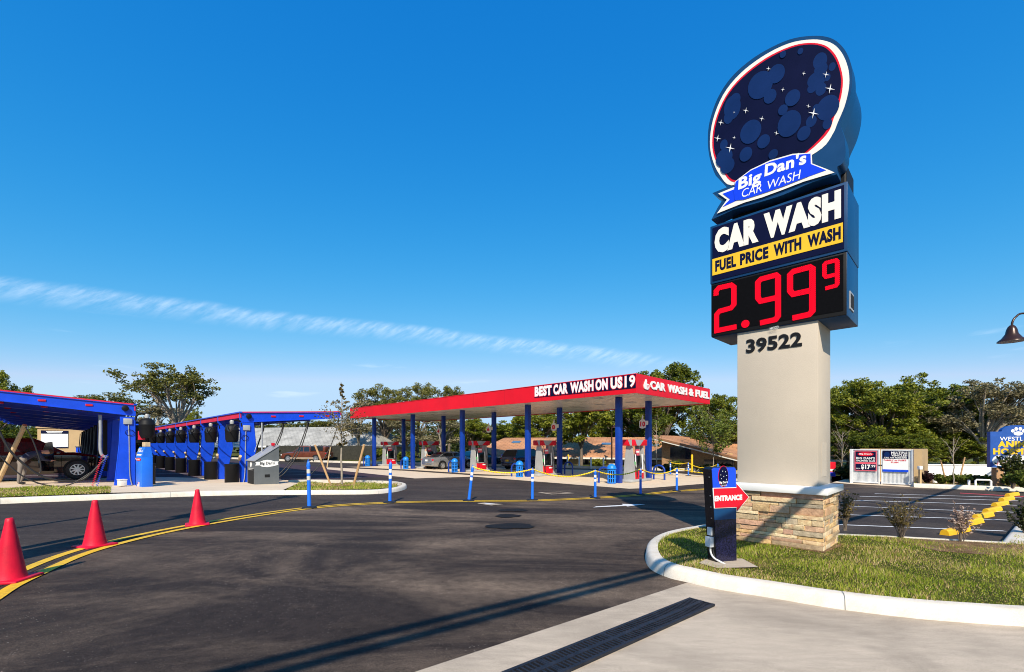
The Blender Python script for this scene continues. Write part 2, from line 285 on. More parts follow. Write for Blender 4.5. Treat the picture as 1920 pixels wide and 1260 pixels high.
# ------------------------------------------------------------------ mesh helpers
def link(o, parent=None):
    COL.objects.link(o)
    if parent is not None: o.parent = parent
    return o
class MB:
    def __init__(s): s.v = []; s.f = []; s.mi = []; s.M = Matrix(); s.cur = 0
    def add(s, vs, fs):
        o = len(s.v)
        s.v += [tuple(s.M @ Vector(q)) for q in vs]
        for f in fs: s.f.append([i+o for i in f]); s.mi.append(s.cur)
        return s
    def box(s, c, d, bev=0, rz=0):
        hx, hy, hz = d[0]/2, d[1]/2, d[2]/2
        T = Matrix.Translation(c) @ Matrix.Rotation(rz, 4, 'Z')
        if bev > 0:
            bm = bmesh.new(); bmesh.ops.create_cube(bm, size=1)
            for q in bm.verts: q.co = (q.co.x*d[0], q.co.y*d[1], q.co.z*d[2])
            bmesh.ops.bevel(bm, geom=bm.edges[:], offset=min(bev, min(d)*.45), segments=2, affect='EDGES', profile=.5)
            bm.verts.index_update()
            s.add([T @ q.co for q in bm.verts], [[q.index for q in f.verts] for f in bm.faces]); bm.free(); return s
        vs = [T @ Vector((x, y, z)) for x in (-hx, hx) for y in (-hy, hy) for z in (-hz, hz)]
        return s.add(vs, [(0, 1, 3, 2), (4, 6, 7, 5), (0, 4, 5, 1), (2, 3, 7, 6), (0, 2, 6, 4), (1, 5, 7, 3)])
    def prism(s, pts, y0, y1, axis='y'):
        """extrude a polygon drawn in (x,z) along y, or in (y,z) along x, or in (x,y) along z"""
        n = len(pts)
        mk = {'y': lambda p, d: (p[0], d, p[1]), 'x': lambda p, d: (d, p[0], p[1]), 'z': lambda p, d: (p[0], p[1], d)}[axis]
        vs = [mk(p, y0) for p in pts]+[mk(p, y1) for p in pts]
        return s.add(vs, [list(range(n)), list(range(2*n-1, n-1, -1))]+[(i, i+n, (i+1) % n+n, (i+1) % n) for i in range(n)])
    def tube(s, pts, r, n=8, cap=True):
        pts = [Vector(p) for p in pts]; m = len(pts)
        rs = r if isinstance(r, (list, tuple)) else [r]*m
        vs = []; prev = None
        for i, p in enumerate(pts):
            t = (pts[min(i+1, m-1)]-pts[max(i-1, 0)])
            if t.length < 1e-9: t = Vector((0, 0, 1))
            t.normalize()
            if prev is None:
                a = Vector((0, 0, 1)) if abs(t.z) < .9 else Vector((1, 0, 0)); u = t.cross(a).normalized()
            else:
                u = prev-t*prev.dot(t)
                u = u.normalized() if u.length > 1e-6 else t.orthogonal().normalized()
            prev = u; w = t.cross(u)
            vs += [p+(u*math.cos(2*math.pi*k/n)+w*math.sin(2*math.pi*k/n))*rs[i] for k in range(n)]
        fs = [(i*n+k, i*n+(k+1) % n, (i+1)*n+(k+1) % n, (i+1)*n+k) for i in range(m-1) for k in range(n)]
        if cap: fs += [list(range(n-1, -1, -1)), list(range((m-1)*n, m*n))]
        return s.add(vs, fs)
    def lathe(s, prof, c=(0, 0, 0), n=24, axis='z', cap=True):
        """profile of (radius, height)"""
        vs = []; c = Vector(c)
        for r, h in prof:
            for k in range(n):
                a = 2*math.pi*k/n; x, y = r*math.cos(a), r*math.sin(a)
                vs.append(c+Vector({'z': (x, y, h), 'y': (x, h, y), 'x': (h, x, y)}[axis]))
        m = len(prof)
        fs = [(i*n+k, i*n+(k+1) % n, (i+1)*n+(k+1) % n, (i+1)*n+k) for i in range(m-1) for k in range(n)]
        if cap: fs += [list(range(n-1, -1, -1)), list(range((m-1)*n, m*n))]
        return s.add(vs, fs)
    def ribbon(s, pts, w, y0, y1, closed=False):
        """flat stroke of width w following pts in (x,z), with thickness y0..y1"""
        P = [Vector((p[0], p[1])) for p in pts]; n = len(P); A = []; B = []
        for i in range(n):
            a = P[i-1] if (i > 0 or closed) else None; b = P[(i+1) % n] if (i < n-1 or closed) else None
            d1 = (P[i]-a).normalized() if a is not None else None; d2 = (b-P[i]).normalized() if b is not None else None
            d1 = d1 if d1 is not None else d2; d2 = d2 if d2 is not None else d1
            n1 = Vector((-d1.y, d1.x)); n2 = Vector((-d2.y, d2.x)); m = (n1+n2).normalized(); k = w/2/max(.5, m.dot(n1))
            A.append(P[i]+m*k); B.append(P[i]-m*k)
        vs = [(p.x, y0, p.y) for p in A]+[(p.x, y0, p.y) for p in B]+[(p.x, y1, p.y) for p in A]+[(p.x, y1, p.y) for p in B]
        fs = []
        for i in range(n if closed else n-1):
            j = (i+1) % n
            fs += [(i, j, n+j, n+i), (2*n+i, 3*n+i, 3*n+j, 2*n+j), (i, 2*n+i, 2*n+j, j), (n+i, n+j, 3*n+j, 3*n+i)]
        if not closed: fs += [(0, n, 3*n, 2*n), (n-1, 3*n-1, 4*n-1, 2*n-1)]
        return s.add(vs, fs)
    def build(s, name, mat, parent=None, smooth=None, loc=None, rz=0):
        me = bpy.data.meshes.new(name); me.from_pydata(s.v, [], s.f)
        mats = mat if isinstance(mat, (list, tuple)) else [mat]
        for q in mats: me.materials.append(MATS[q] if isinstance(q, str) else q)
        if len(mats) > 1: me.polygons.foreach_set('material_index', s.mi)
        bm = bmesh.new(); bm.from_mesh(me); bmesh.ops.recalc_face_normals(bm, faces=bm.faces[:]); bm.to_mesh(me); bm.free()
        if smooth is not None:
            me.polygons.foreach_set('use_smooth', [True]*len(me.polygons)); me.set_sharp_from_angle(angle=R(smooth))
        me.update()
        o = link(bpy.data.objects.new(name, me), parent)
        if loc is not None: o.location = loc
        o.rotation_euler.z = rz
        return o
def tag(o, label=None, cat=None, group=None, kind=None):
    if label: o['label'] = label
    if cat: o['category'] = cat
    if group: o['group'] = group
    if kind: o['kind'] = kind
    return o
def thing(name, label, cat, loc=(0, 0, 0), rz=0, group=None):
    o = bpy.data.objects.new(name, None); COL.objects.link(o); o.location = loc; o.rotation_euler = (0, 0, rz); o.empty_display_size = .2
    return tag(o, label, cat, group)
def children_of(o): return [c for c in bpy.data.objects if c.parent == o]
def dup(o, loc, rz, label, sc=None):
    def cp(q, par):
        c = q.copy(); link(c, par)
        for ch in list(q.children): cp(ch, c)
        return c
    r = cp(o, None); r.location = loc; r.rotation_euler = (0, 0, rz); r['label'] = label
    if sc: r.scale = sc
    return r
def crom(pts, n=6, closed=False):
    P = [Vector(p) for p in pts]; m = len(P); out = []
    for i in range(m if closed else m-1):
        p0 = P[(i-1) % m] if (closed or i > 0) else P[0]*2-P[1]; p1 = P[i]; p2 = P[(i+1) % m]; p3 = P[(i+2) % m] if (closed or i+2 < m) else P[-1]*2-P[-2]
        for k in range(n):
            t = k/n; out.append(.5*((2*p1)+(p2-p0)*t+(2*p0-5*p1+4*p2-p3)*t*t+(3*p1-p0-3*p2+p3)*t**3))
    if not closed: out.append(P[-1])
    return out
TXT = {}
def text_geo(body, bold=0.0, ext=0.0):
    key = (body, bold, ext)
    if key in TXT: return TXT[key]
    cu = bpy.data.curves.new('t', 'FONT'); cu.body = body; cu.size = 1; cu.offset = bold; cu.space_character = 1+bold*1.5; cu.extrude = ext; cu.resolution_u = 3
    ob = bpy.data.objects.new('t', cu); COL.objects.link(ob)
    dg = bpy.context.evaluated_depsgraph_get(); dg.update(); me = bpy.data.meshes.new_from_object(ob.evaluated_get(dg))
    vs = [tuple(q.co) for q in me.vertices]; fs = [list(p.vertices) for p in me.polygons]
    bpy.data.objects.remove(ob); bpy.data.curves.remove(cu); bpy.data.meshes.remove(me)
    x0 = min(q[0] for q in vs); x1 = max(q[0] for q in vs); y0 = min(q[1] for q in vs); y1 = max(q[1] for q in vs)
    z0 = min(q[2] for q in vs); z1 = max(q[2] for q in vs)
    vs = [((x-x0)/(x1-x0), (y-y0)/(y1-y0), (z-z0)/(z1-z0) if z1 > z0 else 0) for x, y, z in vs]
    TXT[key] = (vs, fs); return TXT[key]
def text(mb, body, p00, p10, p01, y0, y1=None, bold=.02, shear=0.0):
    """lay words in the (x,z) plane: p00 lower left, p10 lower right, p01 upper left"""
    vs, fs = text_geo(body, bold, .1 if y1 is not None else 0.0)
    ax = Vector((p10[0]-p00[0], p10[1]-p00[1])); ay = Vector((p01[0]-p00[0], p01[1]-p00[1]))+ax.normalized()*shear
    o = Vector((p00[0], p00[1])); res = []
    for x, y, z in vs:
        q = o+ax*x+ay*y; res.append((q.x, y0 if y1 is None else y1+(y0-y1)*z, q.y))
    mb.add(res, fs)
def trect(mb, body, x0, z0, x1, z1, y0, y1=None, bold=.02, shear=0.0): text(mb, body, (x0, z0), (x1, z0), (x0, z1), y0, y1, bold, shear)
def sheet(name, pts, mat, dz=.004, kind='structure', drape=True):
    """flat polygon laid on the ground"""
    bm = bmesh.new(); vs = [bm.verts.new((p[0], p[1], 0)) for p in pts]
    bm.faces.new(vs); bmesh.ops.triangulate(bm, faces=bm.faces[:])
    for v in (VMIN, VMAX):
        bmesh.ops.bisect_plane(bm, geom=bm.verts[:]+bm.edges[:]+bm.faces[:], plane_co=(EY.x*v, EY.y*v, 0), plane_no=(EY.x, EY.y, 0))
    for q in bm.verts: q.co.z = gz(q.co.x, q.co.y)+dz
    bmesh.ops.recalc_face_normals(bm, faces=bm.faces[:])
    if bm.faces and sum(f.normal.z for f in bm.faces) < 0: bmesh.ops.reverse_faces(bm, faces=bm.faces[:])
    me = bpy.data.meshes.new(name); bm.to_mesh(me); bm.free(); me.materials.append(MATS[mat])
    o = link(bpy.data.objects.new(name, me)); o['kind'] = kind; return o
def stroke(name, path, w, mat, dz=.008):
    """painted line along a ground path"""
    P = [Vector((p[0], p[1])) for p in path]; n = len(P); vs = []; fs = []
    for i in range(n):
        d = (P[min(i+1, n-1)]-P[max(i-1, 0)]).normalized(); m = Vector((-d.y, d.x))*w/2
        for q in (P[i]+m, P[i]-m): vs.append((q.x, q.y, gz(q.x, q.y)+dz))
    for i in range(n-1): fs.append((2*i, 2*i+1, 2*i+3, 2*i+2))
    return vs, fs
def strokes(name, lines, mat, dz=.008):
    mb = MB()
    for path, w in lines: mb.add(*stroke(name, path, w, mat, dz))
    o = mb.build(name, mat); o['kind'] = 'structure'; return o
def dens(path, step=.5):
    P = [Vector((p[0], p[1])) for p in path]; outp = [P[0]]
    for a, b in zip(P, P[1:]):
        k = max(1, int((b-a).length/step))
        outp += [a.lerp(b, i/k) for i in range(1, k+1)]
    return outp
def kerb(name, path, side, w=.16, h=.15, mat='kerb_concrete', joint=3.0, slope=.03):
    P = [Vector((p[0], p[1])) for p in path]; n = len(P); mb = MB()
    prof = [(0, -.02), (slope*.8, h*.72), (slope*1.5+.01, h*.93), (slope*2+.03, h), (w, h), (w, -.02)]
    vs = []
    for i in range(n):
        d = (P[min(i+1, n-1)]-P[max(i-1, 0)]).normalized(); m = Vector((-d.y, d.x))*side
        for a, hh in prof: q = P[i]+m*a; vs.append((q.x, q.y, gz(q.x, q.y)+hh))
    k = len(prof)
    fs = [(i*k+j, (i+1)*k+j, (i+1)*k+j+1, i*k+j+1) for i in range(n-1) for j in range(k-1)]+[list(range(k)), list(range((n-1)*k+k-1, (n-1)*k-1, -1))]
    mb.add(vs, fs)
    # dark joints between the cast lengths
    acc = joint*.6; mb.cur = 1
    for i in range(1, n):
        acc += (P[i]-P[i-1]).length
        if acc > joint:
            acc = 0; d = (P[i]-P[i-1]).normalized(); m = Vector((-d.y, d.x))*side; vv = []
            for e in (-.0035, .0035):
                for a, hh in prof[:-1]:
                    q = P[i]+d*e+m*(a-.003); vv.append((q.x, q.y, gz(q.x, q.y)+hh+.003))
            kk = len(prof)-1; mb.add(vv, [(j, kk+j, kk+j+1, j+1) for j in range(kk-1)])
    o = mb.build(name, [mat, 'grey'], smooth=50); o['kind'] = 'structure'; return o
def inpoly(x, y, P):
    c = np.zeros(len(x), bool); n = len(P)
    for i in range(n):
        x0, y0 = P[i][0], P[i][1]; x1, y1 = P[(i+1) % n][0], P[(i+1) % n][1]
        if y0 == y1: continue
        c ^= ((y0 > y) != (y1 > y)) & (x < (x1-x0)*(y-y0)/(y1-y0)+x0)
    return c
def np_mesh(name, V, Fq, mats, mi=None, parent=None):
    me = bpy.data.meshes.new(name); nf, k = Fq.shape
    me.vertices.add(len(V)); me.vertices.foreach_set('co', V.astype(np.float32).ravel())
    me.loops.add(nf*k); me.loops.foreach_set('vertex_index', Fq.astype(np.int32).ravel())
    me.polygons.add(nf); me.polygons.foreach_set('loop_start', np.arange(0, nf*k, k, dtype=np.int32))
    for q in mats: me.materials.append(MATS[q])
    if mi is not None: me.polygons.foreach_set('material_index', mi.astype(np.int32))
    me.update(calc_edges=True); me.validate()
    return link(bpy.data.objects.new(name, me), parent)
def grass(name, poly, n, hmin, hmax, w, dz, seed, mats=('grass_blade', 'straw'), pstraw=.25, label=None, near=None):
    rg = np.random.default_rng(seed); P = [(p[0], p[1]) for p in poly]
    xs = [p[0] for p in P]; ys = [p[1] for p in P]
    x = rg.uniform(min(xs), max(xs), n); y = rg.uniform(min(ys), max(ys), n); k = inpoly(x, y, P); x, y = x[k], y[k]
    if near is not None:
        pr = np.clip((near/np.maximum(np.hypot(x, y), .1))**1.6, 0, 1); k = rg.random(len(x)) < pr; x, y = x[k], y[k]
    n = len(x); v = np.clip(x*EY.x+y*EY.y, VMIN, VMAX); z = -SLOPE*v+dz
    sc = np.maximum(1, np.hypot(x, y)/9) if near is not None else np.ones(n)
    clump = .65+.55*np.sin(x*3.1+1.3*np.sin(y*2.3))*np.sin(y*2.7+seed)
    h = rg.uniform(hmin, hmax, n)*np.clip(clump, .35, 1.2); a = rg.uniform(0, 2*np.pi, n); le = rg.uniform(.1, .9, n)*h; b = rg.uniform(0, 2*np.pi, n); ww = w*sc*rg.uniform(.6, 1.4, n)
    p0 = np.c_[x-np.cos(a)*ww, y-np.sin(a)*ww, z]; p1 = np.c_[x+np.cos(a)*ww, y+np.sin(a)*ww, z]; p2 = np.c_[x+np.cos(b)*le, y+np.sin(b)*le, z+h]
    V = np.stack([p0, p1, p2], 1).reshape(-1, 3); Fq = np.arange(3*n).reshape(-1, 3)
    patch = (np.sin(x*1.7+y*.9+seed)+np.sin(x*.6-y*2.1)) > .55
    mi = (rg.random(n) < np.where(patch, min(.9, pstraw*2.4), pstraw)).astype(int)
    o = np_mesh(name, V, Fq, mats, mi); o['kind'] = 'stuff'
    if label: o['label'] = label
    return o
# ================================================================== THE SETTING
def z5(x, y): return (1300+x/3.3167, 40+y/3.3158)
def z6(x, y): return (1300+x/3.7056, 340+y/3.7056)
def uv(u, v): return EX*u+EY*v
# base ground: strips that follow the fall of the lot
mb = MB()
us = [-900, -200, -60, 0, 60, 200, 900]; vv_ = [-900, -200, VMIN, 0, VMAX, 60, 200, 900]
vs = [(*uv(u, v), -SLOPE*min(max(v, VMIN), VMAX)-.012) for v in vv_ for u in us]
mb.add(vs, [(i*7+j, i*7+j+1, i*7+j+8, i*7+j+7) for i in range(len(vv_)-1) for j in range(6)])
tag(mb.build('ground', 'earth'), kind='structure')
far_k = [(-60, 74), (-34, 60), tuple(G(650, 868)[:2]), tuple(G(1051, 877)[:2]), tuple(G(1318, 884)[:2]), tuple(G(1560, 899)[:2])]
sheet('asphalt', [(-70, -14), (60, -14), (60, 6), (30, 14), tuple(G(1918, 921)[:2]), tuple(G(1715, 913)[:2]), tuple(G(1560, 905)[:2])]+far_k[::-1]+[(-80, 74)], 'asphalt', 0)
# lot beyond the yellow line and the parking bays are a smoother, newer surface
yl = [(-420, 1420), (-150, 1200), (-50, 1130), (33, 1085), (178, 1028), (370, 985), (580, 953), (731, 943), (879, 940), (998, 939), (1116, 934), (1201, 928), (1269, 921), (1330, 917)]
ylp = crom([G(*p).to_2d() for p in yl], 8)
sheet('road', [tuple(q) for q in ylp]+[tuple(G(1430, 912)[:2])]+[tuple(G(1560, 906)[:2])]+far_k[::-1]+[(-80, 74), (-60, 20)], 'lot_asphalt', .004)
sheet('parking_lot', [tuple(G(1307, 996)[:2]), tuple(G(1573, 1001)[:2]), tuple(G(1687, 1006)[:2]), tuple(G(1887, 1017)[:2]), tuple(G(1925, 958)[:2]), (26, 18), tuple(G(1918, 922)[:2]), tuple(G(1600, 914)[:2]), tuple(G(1400, 930)[:2])], 'lot_asphalt', .005)
sheet('vacuum_lot', [tuple(G(-100, 899)[:2]), tuple(G(560, 901)[:2]), tuple(G(760, 893)[:2]), tuple(G(700, 882)[:2]), tuple(G(490, 868)[:2]), (-32, 52), (-60, 45), (-42, 20)], 'bay_asphalt', .009)
# concrete drive at the street
A, B = G(1288, 1093).to_2d(), G(780, 1260).to_2d()
drive_edge = A+(B-A)*5
isl_out = [(1209, 1045), (1218, 1066), (1249, 1082), (1288, 1092), (1353, 1107), (1450, 1122.6), (1565, 1142), (1720, 1161), (1874, 1173), (1990, 1180)]
io = [G(*p).to_2d() for p in isl_out]
sheet('driveway', [tuple(A), tuple(drive_edge), (drive_edge.x, -14), (60, -14), (60, io[-1].y-.4)]+[tuple(q) for q in io[:3:-1]], 'concrete', .004)
# fuel apron
ap = [G(1180, 916.7), G(1318, 907.5), G(1420, 901), G(1230, 884), G(1051, 880), G(760, 872), G(613, 876), G(613, 880), G(778, 897.3), G(889, 894)]
sheet('pavement', [tuple(p[:2]) for p in ap], 'apron_concrete', .010)
s_ = [G(618, 874.3), G(760, 880.5), G(890, 889), G(960, 892), G(958, 893), G(889, 891.6), G(757, 882.8), G(613, 876.4)]
sheet('road', [tuple(p[:2]) for p in s_], 'lot_asphalt', .014)
sheet('pavement', [tuple(G(*p)[:2]) for p in ((1560, 905), (1597, 908), (1655, 911), (1716, 914.5), (1722, 912), (1712, 900), (1596, 896))], 'apron_concrete', .012)
# pad in front of the vacuum bays
sheet('pavement', [tuple(G(*p)[:2]) for p in ((-90, 899), (195, 897), (290, 895), (420, 897), (520, 899), (566, 903), (545, 908), (530, 921), (-90, 940))], 'apron_concrete', .013)

# ---- left island: kerb, grass either side of a paved patch
kl = [(-160, 955), (0, 945.5), (170, 938.5), (412, 929.5), (600, 927.8), (690, 927), (728, 924.5), (752, 920.5), (763, 915), (756, 910.5), (720, 907), (600, 905), (540, 906)]
klp = crom([G(*p).to_2d() for p in kl], 5)
kerb('kerb', dens(klp, .4), 1, w=.20, h=.15)
gl_ = [tuple(G(*p, .12)[:2]) for p in ((-120, 934), (0, 932), (170, 926), (207, 924), (207, 914), (0, 916), (-120, 918))]
sheet('grass_bed', gl_, 'turf', .125); grass('grass', gl_, 26000, .05, .12, .012, .12, 3, label='rough grass strip in front of the vacuum bays')
gr_ = [tuple(G(*p, .12)[:2]) for p in ((536, 919.5), (600, 919), (700, 917.5), (742, 914), (745, 908.5), (700, 906.5), (560, 906))]
sheet('grass_bed', gr_, 'turf', .125); grass('grass', gr_, 16000, .05, .12, .012, .12, 4, label='grass tip of the kerbed island round the young tree')
sheet('pavement', [tuple(G(*p, .12)[:2]) for p in ((207, 924.5), (412, 920.8), (530, 919.5), (560, 906), (520, 903), (205, 911))], 'apron_concrete', .13)
sheet('mulch', [tuple(G(*p, .13)[:2]) for p in ((612, 911), (636, 913), (668, 911), (672, 907.5), (640, 906), (615, 907.5))], 'mulch', .14)

# ---- right island under the pylon sign
tip = [(1345, 995.5), (1326, 995), (1307, 997), (1265, 1005), (1238, 1013), (1216, 1026)]
ko = [G(*p).to_2d() for p in tip]+io
kop = dens(crom(ko, 7), .12)
kerb('kerb', kop, 1, w=.19, h=.15, joint=1.9)
def off(P, d):
    o = []
    for i in range(len(P)):
        t = (P[min(i+1, len(P)-1)]-P[max(i-1, 0)]).normalized(); o.append(P[i]+Vector((-t.y, t.x))*d)
    return o
inner = off(kop, .17)
back = [G(*p, .13).to_2d() for p in ((1307, 999), (1450, 1000), (1573, 1003), (1687, 1008), (1864, 1018), (1890, 1019), (1935, 966))]
corner = Vector((14.2, 10.2)); corner2 = Vector((14.5, io[-1].y+.3))
isl = [tuple(q) for q in inner]+[tuple(corner2), tuple(corner)]+[tuple(q) for q in back[::-1]]
sheet('grass_bed', isl, 'turf', .128)
kerb('kerb', dens([G(*p, .14).to_2d() for p in ((1887, 1014.5), (1864, 1013.5), (1687, 1004), (1573, 999), (1450, 997), (1345, 994))], .4), 1, w=.16, h=.14, joint=3)
kerb('kerb', dens([G(*p, .14).to_2d() for p in ((1940, 936), (1925, 955), (1905, 978), (1872, 1015))], .4), 1, w=.30, h=.14, joint=3)
mu = [tuple(G(*p, .13)[:2]) for p in ((1640, 1006), (1700, 1020), (1760, 1034), (1840, 1040), (1990, 1046), (2000, 985), (1945, 950), (1925, 985), (1896, 1021), (1864, 1018.5), (1740, 1012))]
sheet('mulch', mu, 'mulch', .136)
base_strip = [tuple(G(*p, .13)[:2]) for p in ((1375, 1012), (1545, 1037), (1582, 1022), (1578, 1018), (1545, 1032), (1375, 1006))]
sheet('mulch', base_strip, 'mulch', .134)
grass('grass', isl, 300000, .03, .07, .0035, .125, 5, pstraw=.20, label='patchy grass on the kerbed island below the tall sign', near=6.5)
grass('grass', mu, 9000, .02, .05, .008, .13, 6, mats=('straw', 'grass_blade'), pstraw=.12, label='straw mulch with stray blades along the car park kerb')

# ---- far kerbs and verge
kerb('kerb', dens([Vector(p) for p in far_k], 2), -1, w=.35, h=.22, joint=200)
rk = [G(*p).to_2d() for p in ((1714, 914), (1800, 917.5), (1918, 922))]
rk.append(rk[-1]+(rk[-1]-rk[0])*1.6)
kerb('kerb', dens(rk, 1), 1, w=.30, h=.19, joint=200)
vr = [tuple(p) for p in off(dens(rk, 2), .28)]+[(40, 22), (34, 30), tuple(G(1716, 905)[:2])]
sheet('grass_bed', vr, 'mulch', .17)
grass('grass', vr, 15000, .05, .16, .02, .16, 8, label='thin grass verge behind the far kerb of the car park')
verge = [tuple(p) for p in off([Vector(p) for p in far_k], -.33)]+[(18, 40), (0, 56), (-50, 90)]
sheet('grass_bed', verge, 'turf', .16)

# ---- painted lines, patches and covers
dd_ = [off(ylp, q) for q in (.13, -.13)]
strokes('road_marking', [(dens(d, .3), .12) for d in dd_], 'yellow_line', .012)
strokes('road_marking', [([G(1226, 891), G(1290, 893), G(1400, 897.5), G(1470, 900)], .13)], 'yellow_line', .016)
arrow = [G(1112, 952.4), G(1118, 950.4), G(1168, 947.6), G(1166, 945.6), G(1210, 946.6), G(1176, 950.6), G(1174, 949.4)]
sheet('road_marking', [tuple(p[:2]) for p in arrow], 'white_line', .016)
o_ = [G(*p).to_2d() for p in ((894, 944.6), (909, 943.4), (944, 946.3), (921, 948.8))]
c_ = sum(o_, Vector((0, 0)))/4
sheet('manhole_cover', [tuple(q) for q in o_], 'concrete', .017); sheet('manhole_cover', [tuple(c_+(q-c_)*.45) for q in o_], 'white_line', .022)
o_ = [G(*p).to_2d() for p in ((1008, 924), (1050, 922.6), (1077, 925.3), (1034, 927.6))]; c_ = sum(o_, Vector((0, 0)))/4
sheet('manhole_cover', [tuple(q) for q in o_], 'concrete', .014); sheet('manhole_cover', [tuple(c_+(q-c_)*.72) for q in o_], 'asphalt', .019)
def blob(cx, cy, rx, ry, n=22, k=.25, seed=0):
    rg = random.Random(seed); a = [rg.uniform(-k, k) for _ in range(n)]
    return [tuple(G(cx+rx*(1+(a[i]+a[(i+1) % n])/2)*math.cos(2*math.pi*i/n), cy+ry*(1+(a[i]+a[(i+1) % n])/2)*math.sin(2*math.pi*i/n))[:2]) for i in range(n)]
M('wet', (.010, .009, .008), .75, var=.3, vs=9, bump=.6, bs=120, spec=.2)
for i, (a, b, c, d) in enumerate(((959, 987.5, 46, 5.2), (953, 968, 27, 3), (960, 957, 27, 2.4))):
    sheet('wet_patch', blob(a, b, c, d, seed=i+3), 'wet', .013)
# parking bays on the right
wl = []
for (x0, y0, x1, y1) in ((1572, 984.5, 1884, 996.5), (1579, 965.5, 1893, 976), (1592, 949.5, 1900, 961), (1600, 938.5, 1908, 948), (1612, 931, 1912, 939.5), (1640, 926, 1916, 934)):
    wl.append((dens([G(x0, y0).to_2d(), G(x1, y1).to_2d()], 1), .11))
strokes('road_marking', wl, 'white_line', .012)
strokes('road_marking', [(dens([G(1800, 925).to_2d(), G(1935, 932.5).to_2d()], 1), .32)], 'red_line', .012)
bl = []
for k in range(9):
    for (a, b) in ((-3.2, -.4), (4.2, 9.5)):
        p = Vector((-14.0, 17.8))+DL*(1.9+3.7*k)
        bl.append((dens([p+EY*(-5.5 if a < 0 else 4.6), p+EY*(-1.0 if a < 0 else 9.6)], 1), .11))
    bl.append((dens([Vector((-14.0, 17.8))+DL*(3.7*k+1.9)+EY*.6, Vector((-14.0, 17.8))+DL*(3.7*k+1.9)+EY*3.1], 1), .11))
strokes('road_marking', bl, 'white_line', .016)

# ---- trench drain in the drive
D0, D1, D2 = G(1293, 1125).to_2d(), G(953, 1262).to_2d(), G(1340, 1138).to_2d()
dl = (D1-D0).normalized(); dw = Vector((-dl.y, dl.x)); wd = abs((D2-D0).dot(dw))
if (D2-D0).dot(dw) < 0: dw = -dw
dr = thing('trench_drain', 'long dark iron trench drain grate set in the concrete driveway', 'drain', (D0.x, D0.y, gz(*D0)), math.atan2(dl.y, dl.x))
lf = 1 if Vector((-dl.y, dl.x)).dot(dw) > 0 else -1
def slab(mb, x0, x1, y0, y1, z0, z1):     # follows the fall of the drive
    vs = []
    for x in (x0, x1):
        for y in (y0, y1):
            q = D0+dl*x+dw*y; g = gz(*q)-gz(*D0)
            vs += [(x, y*lf, g+z0), (x, y*lf, g+z1)]
    mb.add(vs, [(0, 1, 3, 2), (4, 6, 7, 5), (0, 4, 5, 1), (2, 3, 7, 6), (0, 2, 6, 4), (1, 5, 7, 3)])
LN = 4.6
m1 = MB(); slab(m1, 0, LN, 0, wd, .006, .009); m1.build('pit', 'pit', dr)
m1 = MB()
for (a, b) in ((0, .028), (wd/2-.02, wd/2+.02), (wd-.028, wd)): slab(m1, 0, LN, a, b, .009, .030)
for k in range(6): slab(m1, LN/6*k, LN/6*k+.022, .028, wd/2-.02, .009, .029); slab(m1, LN/6*k, LN/6*k+.022, wd/2+.02, wd-.028, .009, .029)
m1.build('frame', 'dark_steel', dr)
m1 = MB(); x = .05
while x < LN:
    for (a, b) in ((.028, wd/2-.02), (wd/2+.02, wd-.028)): slab(m1, x, x+.017, a, b, .009, .027)
    x += .042
m1.build('grate', 'dark_steel', dr)

# ================================================================== THE PYLON SIGN
B0 = Vector((.7353*7.01, 7.01)); PZ = gz(*B0)+.10
py_ = thing('pylon_sign', 'tall roadside sign tower with round blue emblem and red price display on stone base', 'sign', (B0.x, B0.y, PZ), ANG)
def pw(p, dy=0.0):                        # photo pixel -> (x,z) on the sign's front plane (local y = dy)
    P0 = B0+EY*dy; t, z = pl(p[0], p[1], P0, EX); return (t, z-PZ)
def pw5(x, y, dy=0.0): return pw(z5(x, y), dy)
def pw6(x, y, dy=0.0): return pw(z6(x, y), dy)
def lz(px, py, dy): return pw((px, py), dy)[1]
# stone base: courses of split ledgestone
sx0, sx1, sy0, sy1 = -1.63, -.249, -.293, .80
capb = pw((1544, 928.7), -.293)[1]
m1 = MB(); rg = random.Random(11); z = -.06
def course(L_, h):
    x = 0; o = []
    while x < L_:
        w = rg.choice((.16, .22, .28, .34, .42, .5))*rg.uniform(.8, 1.2)*(1.25 if h < .08 else 1)
        if L_-x-w < .12: w = L_-x
        o.append((x, min(w, L_-x))); x += w
    return o
while z < capb-.01:
    h = min(rg.choice((.06, .075, .085, .10, .12)), capb-z)
    if capb-z-h < .045: h = capb-z
    for (side, L_) in (('f', sx1-sx0), ('r', sy1-sy0-.12), ('b', sx1-sx0), ('l', sy1-sy0-.12)):
        for (x, w) in course(L_, h):
            d = .12+rg.uniform(-.012, .016); g = .0035
            parts = [(z, h)] if h < .095 or rg.random() < .55 else [(z, h*.5), (z+h*.5, h*.5)]
            for (zz, hh) in parts:
                dd2 = d+rg.uniform(-.008, .008)
                if side == 'f': c, s = (sx0+x+w/2, sy0+.12-dd2/2, zz+hh/2), (w-g, dd2, hh-g)
                elif side == 'b': c, s = (sx0+x+w/2, sy1-.12+dd2/2, zz+hh/2), (w-g, dd2, hh-g)
                elif side == 'r': c, s = (sx1-.12+dd2/2, sy0+.122+x+w/2, zz+hh/2), (dd2, w-g, hh-g)
                else: c, s = (sx0+.12-dd2/2, sy0+.122+x+w/2, zz+hh/2), (dd2, w-g, hh-g)
                n0 = len(m1.v); m1.box(c, s, bev=.007)
                for i in range(n0, len(m1.v)): m1.v[i] = tuple(q+rg.uniform(-.0035, .0035) for q in m1.v[i])
    z += h
st = m1.build('stone_base', 'ledgestone', py_, smooth=35)
